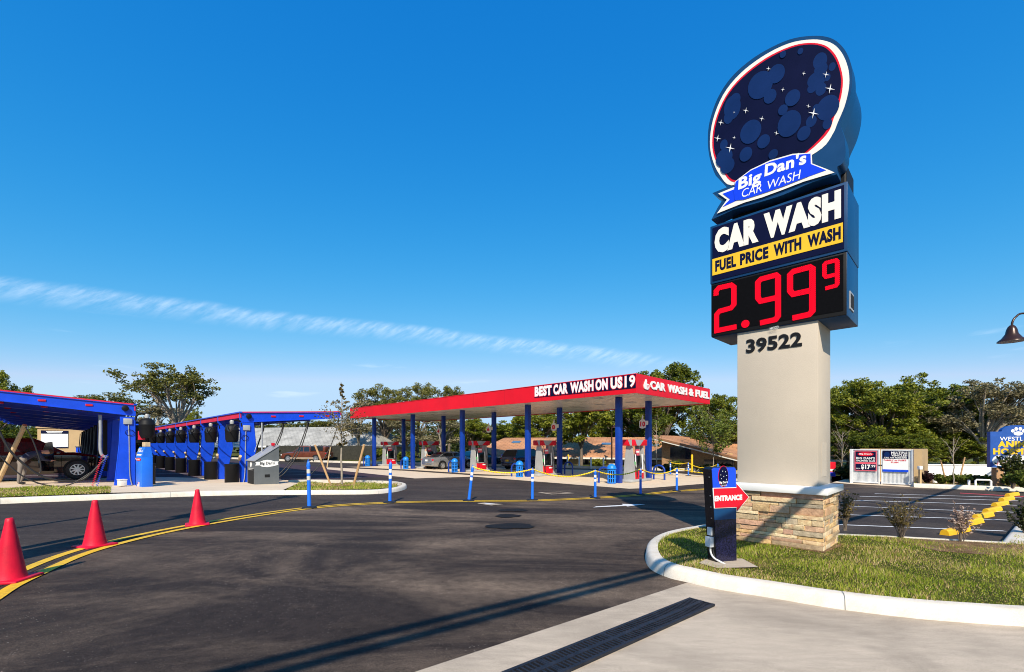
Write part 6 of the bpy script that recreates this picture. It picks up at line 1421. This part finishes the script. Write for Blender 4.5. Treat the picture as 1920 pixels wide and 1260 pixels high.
z0_, z1_ = hs_(1890, 873.5)[1], hs_(1890, 854)[1]; xa = hs_(1857.5, 860)[0]; xb = 2*cxp-xa; rr_ = (z1_-z0_)/2
m = MB(); m.prism([(xa+rr_+rr_*math.cos(a), (z0_+z1_)/2+rr_*math.sin(a)) for a in [math.pi/2+math.pi*i/10 for i in range(11)]]+[(xb-rr_-rr_*math.cos(a), (z0_+z1_)/2+rr_*math.sin(a)) for a in [-math.pi/2+math.pi*i/10 for i in range(11)]], -.104, -.1005); m.build('white_oval', 'white', bd)
def ht2(s, x0, x1, yb_, yt_, mat, b): m = MB(); p, r_ = hs_(1890, yb_)[1], hs_(1890, yt_)[1]; trect(m, s, x0, p, x1, r_, -.106, bold=b); m.build('lettering', mat, bd)
xw = hs_(1867, 860)[0]; ht2('ANIMAL', xw, cxp+.1, 863.5, 855.5, 'navy', .02); ht2('PET', xw, xw+.45, 872, 865, 'pink_red', .0)
# street lamp arching in from the right
q = at(1990, 10.7); lm = thing('street_lamp', 'dark bronze gooseneck street lamp arching in from the right edge', 'street lamp', q); lx = (1897-CX)/F*10.7-q.x; lzv = lambda py: far_z(py, 10.7)-q.z
m = MB(); m.lathe([(.11, 0), (.10, .3), (.06, .5), (.05, lzv(560))], n=12); m.build('pole', 'bronze', lm, smooth=40)
m = MB(); m.tube(crom([(0, 0, lzv(600)), (-.35, 0, lzv(592)), (lx+.27, 0, lzv(587.5)), (lx+.10, 0, lzv(594)), (lx+.02, 0, lzv(603)), (lx, 0, lzv(613))], 6), .022, 8); m.build('arm', 'bronze', lm, smooth=60)
k_ = 10.7/F
m = MB(); m.lathe([(20*k_, lzv(640.5)), (19.4*k_, lzv(638.5)), (14*k_, lzv(634)), (9*k_, lzv(626)), (7.5*k_, lzv(618)), (5.5*k_, lzv(613)), (3*k_, lzv(610))], (lx, 0, 0), 24); ls = m.build('lamp_shade', 'bronze', lm, smooth=50)
m = MB(); m.lathe([(8*k_, lzv(639)), (8*k_, lzv(634))], (lx, 0, 0), 14); m.build('lens', 'white', ls)
# yellow wheel stops
wsp = thing('wheel_stop', 'x', 'wheel stop', group='yellow wheel stops in the parking bays'); m = MB(); m.prism([(-.085, 0), (.085, 0), (.06, .10), (.035, .125), (-.035, .125), (-.06, .10)], -.62, .62, 'x'); m.build('block', 'stop_yellow', wsp, smooth=30)
S0, S1 = G(1792, 1000).to_2d(), G(1898, 930).to_2d(); dS_ = (S1-S0).normalized(); nS = 7
for k in range(nS):
    p = S0.lerp(S1, k/(nS-1)); loc = (p.x, p.y, gz(*p)+.005); lab = ('nearest yellow wheel stop, behind the pale pink shrub', 'second nearest yellow wheel stop, right of the pale pink shrub', 'third yellow wheel stop from the near end of the row', 'middle yellow wheel stop in the row of seven', 'fifth yellow wheel stop from the near end of the row', 'second farthest yellow wheel stop', 'farthest yellow wheel stop, at the red painted line')[k]; rz = math.atan2(dS_.y, dS_.x)-R(9)
    if k == 0: wsp.location = loc; wsp.rotation_euler.z = rz; wsp['label'] = lab
    else: dup(wsp, loc, rz, lab)
    pass
# ================================================================== TREES AND PLANTS
def tubes_np(segs):
    m = MB()
    for P, r in segs: m.tube(P, r, 7)
    return m
def leaf_cloud(rg, cents, rads, n_each, size, flat=.7, asp=.6):
    V = []
    for c, r, n in zip(cents, rads, n_each):
        d = rg.normal(size=(n, 3)); d /= np.linalg.norm(d, axis=1)[:, None]+1e-9; rad = rg.random(n)**.45*r
        V.append(c+d*rad[:, None]*np.array([1, 1, flat]))
    P = np.concatenate(V); n = len(P)
    a = rg.normal(size=(n, 3)); a[:, 2] *= .55; a /= np.linalg.norm(a, axis=1)[:, None]; b = np.cross(a, rg.normal(size=(n, 3))); b /= np.linalg.norm(b, axis=1)[:, None]+1e-9
    s = size*rg.uniform(.6, 1.45, n)[:, None]
    Q = np.stack([P-a*s, P+b*s*asp-a*s*.1, P+a*s, P-b*s*asp+a*s*.1], 1).reshape(-1, 3)
    return Q, np.arange(4*n).reshape(-1, 4)
def tree(label, loc, H_, R_, seed, leaf='oak_leaf', bark='bark', trunk=.28, nc=70, per=120, ls=.14, crown_lo=.30, sub=1.0, lean=0.0, group=None, name='oak_tree', cat='tree', flat=.62, rad=(.13, .22), shell=.45, rz=0, tr=.045, limbs=6, top=1.0):
    rg = np.random.default_rng(seed); rr = random.Random(seed)
    t = thing(name, label, cat, loc, rz, group)
    zt = H_*trunk; segs = []
    base = [Vector((0, 0, -.2)), Vector((lean*.25, 0, zt*.4)), Vector((lean*.6, rr.uniform(-.1, .1), zt*.75)), Vector((lean, rr.uniform(-.15, .15), zt))]
    r0 = H_*tr; segs.append((crom(base, 4), [r0*(1.25-.5*i/12) for i in range(13)]))
    zc = H_*(crown_lo+1)/2; hz_ = H_*(1-crown_lo)/2
    # lobes make the outline uneven
    C_ = []; Rd = []
    nl = max(5, int(nc/9))
    for i in range(nl):
        a = 2*math.pi*(i+rr.uniform(-.3, .3))/nl*1.0; q = rr.uniform(.35, .78); zz = rr.uniform(-.55, .75)
        if i < 2: q = rr.uniform(0, .3); zz = .55
        lc = np.array([q*R_*math.cos(a)*math.sqrt(max(.15, 1-zz*zz*.7)), q*R_*math.sin(a)*math.sqrt(max(.15, 1-zz*zz*.7)), zc+hz_*zz*.8])
        lr = R_*rr.uniform(.30, .46)
        for j in range(int(nc/nl)):
            d = rg.normal(size=3); d /= np.linalg.norm(d); p = lc+d*lr*rg.random()**shell*np.array([1, 1, .7])
            if p[2] < H_*crown_lo*.9: p[2] = H_*crown_lo*.9+rg.random()*.3
            if p[2] > H_*.97: p[2] = H_*.97-rg.random()*.4
            C_.append(p); Rd.append(R_*rg.uniform(*rad))
        # a limb out to this lobe with two or three branches
        tip_ = Vector(lc); st = Vector((lean, 0, zt*rr.uniform(.72, 1.0))); mid = st.lerp(tip_, .5)+Vector((rr.uniform(-.3, .3), rr.uniform(-.3, .3), rr.uniform(.0, .5)))*R_*.18
        P = crom([st, mid, tip_], 5); segs.append((P, [r0*.62*(1-.75*k/(len(P)-1)) for k in range(len(P))]))
        for j in range(3):
            e = Vector(C_[-1-j*2]); s_ = P[rr.randint(4, 8)]; md = s_.lerp(e, .5)+Vector((rr.uniform(-1, 1), rr.uniform(-1, 1), rr.uniform(-.5, 1)))*R_*.07; segs.append((crom([s_, md, e], 3), [r0*.20*(1-.7*k/6) for k in range(7)]))
    tubes_np(segs).build('trunk', bark, t, smooth=60)
    n_each = [max(6, int(per*sub*(r/(R_*(rad[0]+rad[1])/2))**2)) for r in Rd]
    Q, Fq = leaf_cloud(rg, np.array(C_), np.array(Rd), n_each, ls, flat)
    np_mesh('crown', Q, Fq, [leaf], None, t)
    return t
def tcopy(src, loc, rz, label, sc):
    r = dup(src, loc, rz, label, sc); return r
def tree_at(px, Y, ty, src=None, label=None, rz=0, wpx=None, Hs=None, Rs=None):
    p = at(px, Y); h = top_h(p, ty); s = h/Hs; sx = (wpx/2/F*Y)/Rs if wpx else s
    if src is None: return p, h
    return tcopy(src, p, rz, label, (sx, sx, s))
GRP = 'live oaks behind the lot'
# prototypes (each is also a tree of the scene)
def proto(px, Y, ty, wpx, label, seed, **k):
    p = at(px, Y); h = top_h(p, ty); return tree(label, p, h, wpx/2/F*Y, seed, **k), h, wpx/2/F*Y
tA, hA, rA = proto(1655, 33, 700, 210, 'big dense green oak above the corrugated gates', 21, nc=270, per=120, ls=.080, crown_lo=.10, group=GRP, rad=(.075, .13), trunk=.24, tr=.020)
tB, hB, rB = proto(1770, 34, 700, 190, 'dense green oak whose bare limbs fork above the white wall', 22, nc=250, per=120, ls=.080, crown_lo=.15, group=GRP, rad=(.075, .13), trunk=.28, tr=.021)
tC, hC, rC = proto(1858, 30, 702, 170, 'grey mossy oak with pale leaning trunk beside the hospital sign', 23, leaf='moss_leaf', bark='pale_bark', nc=170, per=75, ls=.075, crown_lo=.26, lean=-.5, group=GRP, rad=(.09, .16), trunk=.34, tr=.024)
tD, hD, rD = proto(332, 56, 684, 195, 'wide umbrella shaped oak with bare grey limbs behind the left vacuum canopy', 24, leaf='olive_leaf', bark='pale_bark', nc=150, per=60, ls=.14, crown_lo=.52, trunk=.42, group=GRP, rad=(.09, .15), flat=.5, tr=.022, limbs=9)
tree_at(1590, 36, 702, tA, 'green oak just right of the sign tower', 2.1, 130, hA, rA)
tree_at(1700, 42, 706, tB, 'oak standing farther back between the two big green oaks', 4.0, 170, hB, rB)
tree_at(1935, 36, 742, tC, 'grey mossy oak cut by the right edge of the photo', 1.2, 190, hC, rC)
tree_at(1830, 44, 745, tA, 'dark oak low behind the mossy oak', 3.3, 210, hA, rA)
tree_at(1358, 42, 722, tB, 'oak just left of the sign tower shaft', 1.0, 130, hB, rB)
tree_at(1245, 46, 664, tB, 'tall oak rising over the short end of the fuel canopy', 5.0, 165, hB, rB)
tree_at(1215, 52, 742, tA, 'oak hidden mostly by the short end of the fuel canopy', .4, 170, hA, rA)
tE, hE, rE = proto(1090, 41.5, 762, 135, 'dark trunked oak standing in front of the orange roof under the canopy', 25, nc=90, per=90, ls=.12, crown_lo=.42, group=GRP, rad=(.12, .19), trunk=.40, tr=.024)
tree_at(1010, 60, 765, tA, 'oak beyond the orange roof behind the second pump', 2.6, 150, hA, rA)
tree_at(1170, 58, 755, tA, 'oak beyond the orange roof behind the nearest column', 1.7, 180, hA, rA)
tree_at(940, 92, 786, tB, 'distant oak low over the left end of the orange roof', .6, 140, hB, rB)
tree_at(880, 88, 780, tA, 'distant oak behind the third front column', 2.2, 120, hA, rA)
tF, hF, rF = proto(722, 66, 706, 120, 'oak with tufted crown over the left part of the red fascia', 26, leaf='olive_leaf', nc=130, per=95, ls=.11, crown_lo=.12, group=GRP, rad=(.10, .17), trunk=.26, tr=.022)
tree_at(783, 66, 700, tF, 'oak with the tallest tuft over the left part of the red fascia', 1.9, 100, hF, rF)
tree_at(842, 68, 704, tF, 'rightmost of the three tufted oaks over the red fascia', 3.7, 90, hF, rF)
tG, hG, rG = proto(672, 60, 732, 100, 'mossy grey oak with crooked pale limbs left of the last canopy columns', 27, leaf='moss_leaf', bark='pale_bark', nc=80, per=45, ls=.12, crown_lo=.22, group=GRP, rad=(.11, .19), trunk=.32, tr=.022)
tree_at(760, 62, 775, tG, 'mossy oak hanging low behind the fourth column and pump', 2.8, 130, hG, rG)
tree_at(828, 60, 775, tG, 'mossy oak hanging low behind the silver sedan', 4.4, 120, hG, rG)
tree_at(610, 92, 780, tF, 'far olive oak over the right end of the grey roof', 1.1, 160, hF, rF)
tree_at(215, 72, 725, tF, 'olive green oak left of the umbrella shaped oak', .7, 160, hF, rF)
tree_at(160, 78, 742, tF, 'lower olive oak behind the beam of the left vacuum canopy', 2.9, 110, hF, rF)
tree_at(285, 66, 745, tG, 'grey mossy oak below the umbrella shaped oak', .2, 150, hG, rG)
tree_at(355, 80, 761, tA, 'small bright green oak under the umbrella shaped oak', .9, 62, hA, rA)
tree_at(-18, 52, 686, tA, 'green oak at the top left edge of the photo', 3.0, 120, hA, rA)
tree_at(30, 70, 800, tA, 'dark oak seen low under the left vacuum canopy', 5.2, 180, hA, rA)
tree_at(420, 110, 786, tF, 'far hazy oak behind the red roofs of the right vacuum canopy', 4.1, 130, hF, rF)
tree_at(500, 120, 780, tF, 'far oak over the ridge of the grey roof', 5.5, 150, hF, rF)
tree_at(150, 95, 800, tA, 'far dark oak behind the tan block building', 1.5, 260, hA, rA)
tree_at(250, 95, 800, tF, 'far oak behind the legs of the left vacuum canopy', 2.5, 200, hF, rF)
tree_at(1480, 44, 738, tA, 'oak hidden behind the sign tower shaft', 2.4, 170, hA, rA)
# off to the right, outside the frame: its shade falls over the parking bays
p = Vector((23, 6.0, gz(23, 6.0))); tcopy(tB, p, .3, 'oak outside the photo at right whose shade crosses the parking bays', (.9, .9, .8))
# distant woods that read as one mass
rg = np.random.default_rng(77); cc = []; rr_ = []
for i in range(900):
    px = rg.uniform(-700, 2700); Y = rg.uniform(96, 135); x = (px-CX)/F*Y; cc.append((x, Y, gz(x, Y)+rg.uniform(.5, 5.5))); rr_.append(rg.uniform(2.2, 4.2))
Q, Fq = leaf_cloud(rg, np.array(cc), np.array(rr_), [90]*len(cc), .42, .8); o = np_mesh('distant_woods', Q, Fq, ['dark_leaf']); tag(o, 'dark band of far woods along the horizon', None, None, 'stuff')
# ---- young staked trees
def young(label, px, py, ty, wpx, seed, leaf='twig_leaf', spire=True, dz=.14, n=44, per=16, ls=.045, lo=.3, name='young_tree', group=None):
    p = G(px, py, dz); h = top_h(p, ty); rgg = np.random.default_rng(seed); rr = random.Random(seed); t = thing(name, label, 'tree', p, 0, group); Rr = wpx/2/F*p.y
    P = [Vector((rr.uniform(-.03, .03), rr.uniform(-.03, .03), h*i/8)) for i in range(9)]; P[0] = Vector((0, 0, -.1)); segs = [(P, [.045*(1-.88*i/8)*h/4.5+.006 for i in range(9)])]; C_ = []; Rd = []
    for i in range(n):
        f = rr.uniform(lo, .98); a = rr.uniform(0, 6.28); prof = (math.sin(math.pi*min(1, (f-lo)/(.62-lo+1e-6)*.5)) if f < .62 else max(.05, (.86-f)/.24*.5+.06)) if spire else math.sin(math.pi*(.12+.85*(f-lo)/(1-lo)))
        L_ = Rr*prof*rr.uniform(.5, 1.05); s_ = P[min(7, int(f*8))].lerp(P[min(8, int(f*8)+1)], f*8-int(f*8)); e = s_+Vector((math.cos(a)*L_, math.sin(a)*L_, L_*(rr.uniform(.1, .7) if spire else rr.uniform(.5, 1.9))))
        segs.append(([s_, s_.lerp(e, .5)+Vector((0, 0, .03)), e], [.010, .007, .004]))
        for q in (.55, .8, 1.0): C_.append(np.array(s_.lerp(e, q))); Rd.append(max(.05, L_*.24))
    tubes_np(segs).build('trunk', 'pale_bark', t, smooth=60)
    Q, Fq = leaf_cloud(rgg, np.array(C_), np.array(Rd), [per]*len(C_), ls, .9); np_mesh('crown', Q, Fq, [leaf], None, t); return t
young('thin young tree with a pointed sparse top on the left island', 641, 908.5, 716, 140, 31, lo=.36, n=62, per=9, ls=.036)
def stake(px0, py0, px1, py1, r, lab, dz=.13, Y1=None, mat='wood', grp='wooden tree stakes'):
    a = G(px0, py0, dz); y1 = a.y+(Y1 if Y1 is not None else 0); b = Vector(((px1-CX)/F*y1, y1, CAMZ-(py1-H)/F*y1)); d = (b-a).normalized()
    m = MB(); m.tube([-d*.15, (b-a)*.5, b-a], [r, r*1.02, r*.97], 8); tag(m.build('tree_stake', mat, None, smooth=40, loc=a), lab, 'stake', grp)
stake(619.6, 908.3, 590.5, 834, .042, 'leaning wooden stake left of the young tree trunk'); stake(663.5, 908, 683, 833, .05, 'leaning wooden stake right of the young tree trunk'); stake(613, 877, 620, 837, .05, 'short pale stake before the dark fence', 0, 0, 'pale_wood'); stake(682, 861, 692, 842, .07, 'short pale stake behind the farthest trash can', 0, 0, 'pale_wood')
stake(-4, 905, 46.5, 797, .075, 'thick pale wooden pole leaning in front of the maroon car', 0, -.5, 'pale_wood')
g3 = 'young staked trees behind the car park verge'
young('bare young tree between two stakes on the verge', 1787.5, 909, 822, 44, 33, 'twig_leaf', False, .17, 13, 5, .03, .45)
stake(1774, 906, 1764, 863, .03, 'wooden stake left of the bare young tree on the verge', .17); stake(1797.5, 907, 1809, 857, .03, 'wooden stake right of the bare young tree on the verge', .17); stake(1746, 886, 1748, 881, .03, 'stub of a stake above the white wall', .17)
young('leafy young tree whose crown covers the shaded gable roof', 1337, 884, 815, 120, 34, 'fresh_leaf', False, .1, 60, 26, .075, .38)
young('pale bare young tree just right of the sign tower', 1579, 896, 808, 56, 35, 'twig_leaf', False, .05, 18, 4, .03, .3)
young('slender young tree right of the nearest rear column', 1231, 882, 790, 50, 36, 'fresh_leaf', False, .1, 30, 10, .06, .4)
# ---- shrubs on the near island
def shrub(label, px, py, ty, wpx, seed, leaf, n=34, per=8, ls=.016, bare=.25, dz=.13, name='shrub', open_=1.0, bark='bark', size=None, loc=None):
    p = loc if loc is not None else G(px, py, dz); h = size[0] if size else top_h(p, ty); Rr = size[1] if size else wpx/2/F*p.y; rgg = np.random.default_rng(seed); rr = random.Random(seed); t = thing(name, label, 'shrub', p); segs = []; C_ = []
    for i in range(n):
        a = rr.uniform(0, 6.28); q = rr.random()**.6; f = rr.uniform(.55, 1); e = Vector((math.cos(a)*Rr*q, math.sin(a)*Rr*q, h*f*(1-.22*q*q))); b0 = Vector((rr.uniform(-.03, .03), rr.uniform(-.03, .03), -.03)); m_ = b0.lerp(e, .45)+Vector((e.x, e.y, 0))*-.12*open_; P = crom([b0, m_, e], 4)
        segs.append((P, [.0055*h*(1-.75*k/8)+.0012 for k in range(9)]))
        for k in range(3, 9):
            if k/8 > bare: C_.append(np.array(P[k]))
            if k in (4, 6):
                s2 = P[k]+Vector((rr.uniform(-1, 1), rr.uniform(-1, 1), rr.uniform(.2, 1)))*Rr*.28; segs.append(([P[k], s2], [.003*h+.001, .001])); C_.append(np.array(s2)); C_.append(np.array(P[k].lerp(s2, .6)))
    tubes_np(segs).build('stems', bark, t, smooth=60)
    Q, Fq = leaf_cloud(rgg, np.array(C_), np.full(len(C_), Rr*.10), [per]*len(C_), ls, .9); np_mesh('foliage', Q, Fq, [leaf], None, t); return t
shrub('sparse dark leaved shrub in the middle of the island back edge', 1690, 1008, 921, 80, 41, 'twig_leaf', 30, 6, .0165, .42)
shrub('small shrub with pale pinkish leaves before the yellow wheel stops', 1801, 1016, 939, 56, 42, 'pink_leaf', 22, 8, .0165, .5)
shrub('dark shrub half hidden behind the stone base', 1584, 992, 908, 44, 43, 'twig_leaf', 22, 7, .017, .4)
shrub('dark shrub cut by the right edge of the photo', 1922, 1000, 936, 56, 44, 'dark_leaf', 34, 10, .018)
shrub('round maroon shrub at the corner of the tan enclosure wall', 1738, 907, 882, 22, 45, 'maroon_leaf', 40, 14, .035, .1, .17)
k = 0
for (px, py, ty, w, leaf) in ((1764, 907, 889, 26, 'fresh_leaf'), (1782, 906, 890, 26, 'oak_leaf'), (1806, 908, 887, 34, 'fresh_leaf'), (1828, 906, 892, 30, 'dark_leaf'), (1852, 906, 890, 34, 'oak_leaf'), (1893, 911, 886, 30, 'fresh_leaf')):
    k += 1; shrub(('bright green low bush right of the white standpipe', 'olive low bush behind the left stake of the verge tree', 'bright green low bush right of the staked verge tree', 'dark low bush behind the white pipe rail', 'olive low bush left of the brick sign pier', 'bright low bush below the evergreen at the hospital sign')[k-1], px, py, ty, w, 50+k, leaf, 30, 14, .045, .05, .17, name='bush')
shrub('bushy young evergreen in front of the hospital sign', 1899, 914, 842, 44, 60, 'dark_leaf', 60, 16, .04, .0, .17, name='evergreen_shrub')
shrub('low olive bush at the right edge below the hospital sign', 1925, 918, 880, 50, 61, 'fresh_leaf', 50, 16, .04, .0, .17, name='bush')
k = 0
for (px, Y, ty, w, leaf, lab) in ((1000, 42.5, 862, 40, 'olive_leaf', 'low bush against the tan wall behind the second pump'), (1118, 41, 861, 40, 'oak_leaf', 'low bush behind the third white marker post'), (1268, 36, 862, 26, 'fresh_leaf', 'bush against the brick wall left of the yellow bollard'), (1250, 35, 870, 30, 'dark_leaf', 'dark bush behind the left small distant post'), (700, 58, 838, 60, 'oak_leaf', 'dense bush under the mossy oak left of the last columns'), (520, 58.5, 838, 34, 'fresh_leaf', 'bush peeking over the cab of the brown pickup'), (1590, 27.5, 872, 60, 'dark_leaf', 'dark bush between the sign tower and the corrugated gates'), (1330, 34.5, 873, 50, 'dark_leaf', 'dark bush before the shaded gable wall behind the entrance sign'), (810, 57, 845, 60, 'dark_leaf', 'dark bush behind the person at the pump'), (760, 57, 848, 50, 'oak_leaf', 'bush behind the fourth pump'), (1430, 31, 868, 60, 'oak_leaf', 'bush hidden behind the sign tower'), (1640, 29, 850, 70, 'dark_leaf', 'dark bush behind the corrugated gates')):
    k += 1; p = at(px, Y); h = top_h(p, ty); shrub(lab, 0, 0, 0, 0, 70+k, leaf, 34, 15, .10 if Y > 50 else .07, .05, name='bush', size=(h, w/2/F*Y), loc=p)

for (px, Y, ty, w, lab, sd) in ((1600, 31, 800, 140, 'dark understory oak behind the left corrugated gate', .3), (1690, 30, 806, 150, 'low spreading oak behind the right corrugated gate', 2.0), (1790, 31.5, 800, 150, 'low dark oak right behind the white wall', 4.0), (1880, 33, 806, 140, 'low dark oak behind the hospital sign', 5.1)):
    tree_at(px, Y, ty, tA, lab, sd, w, hA, rA)
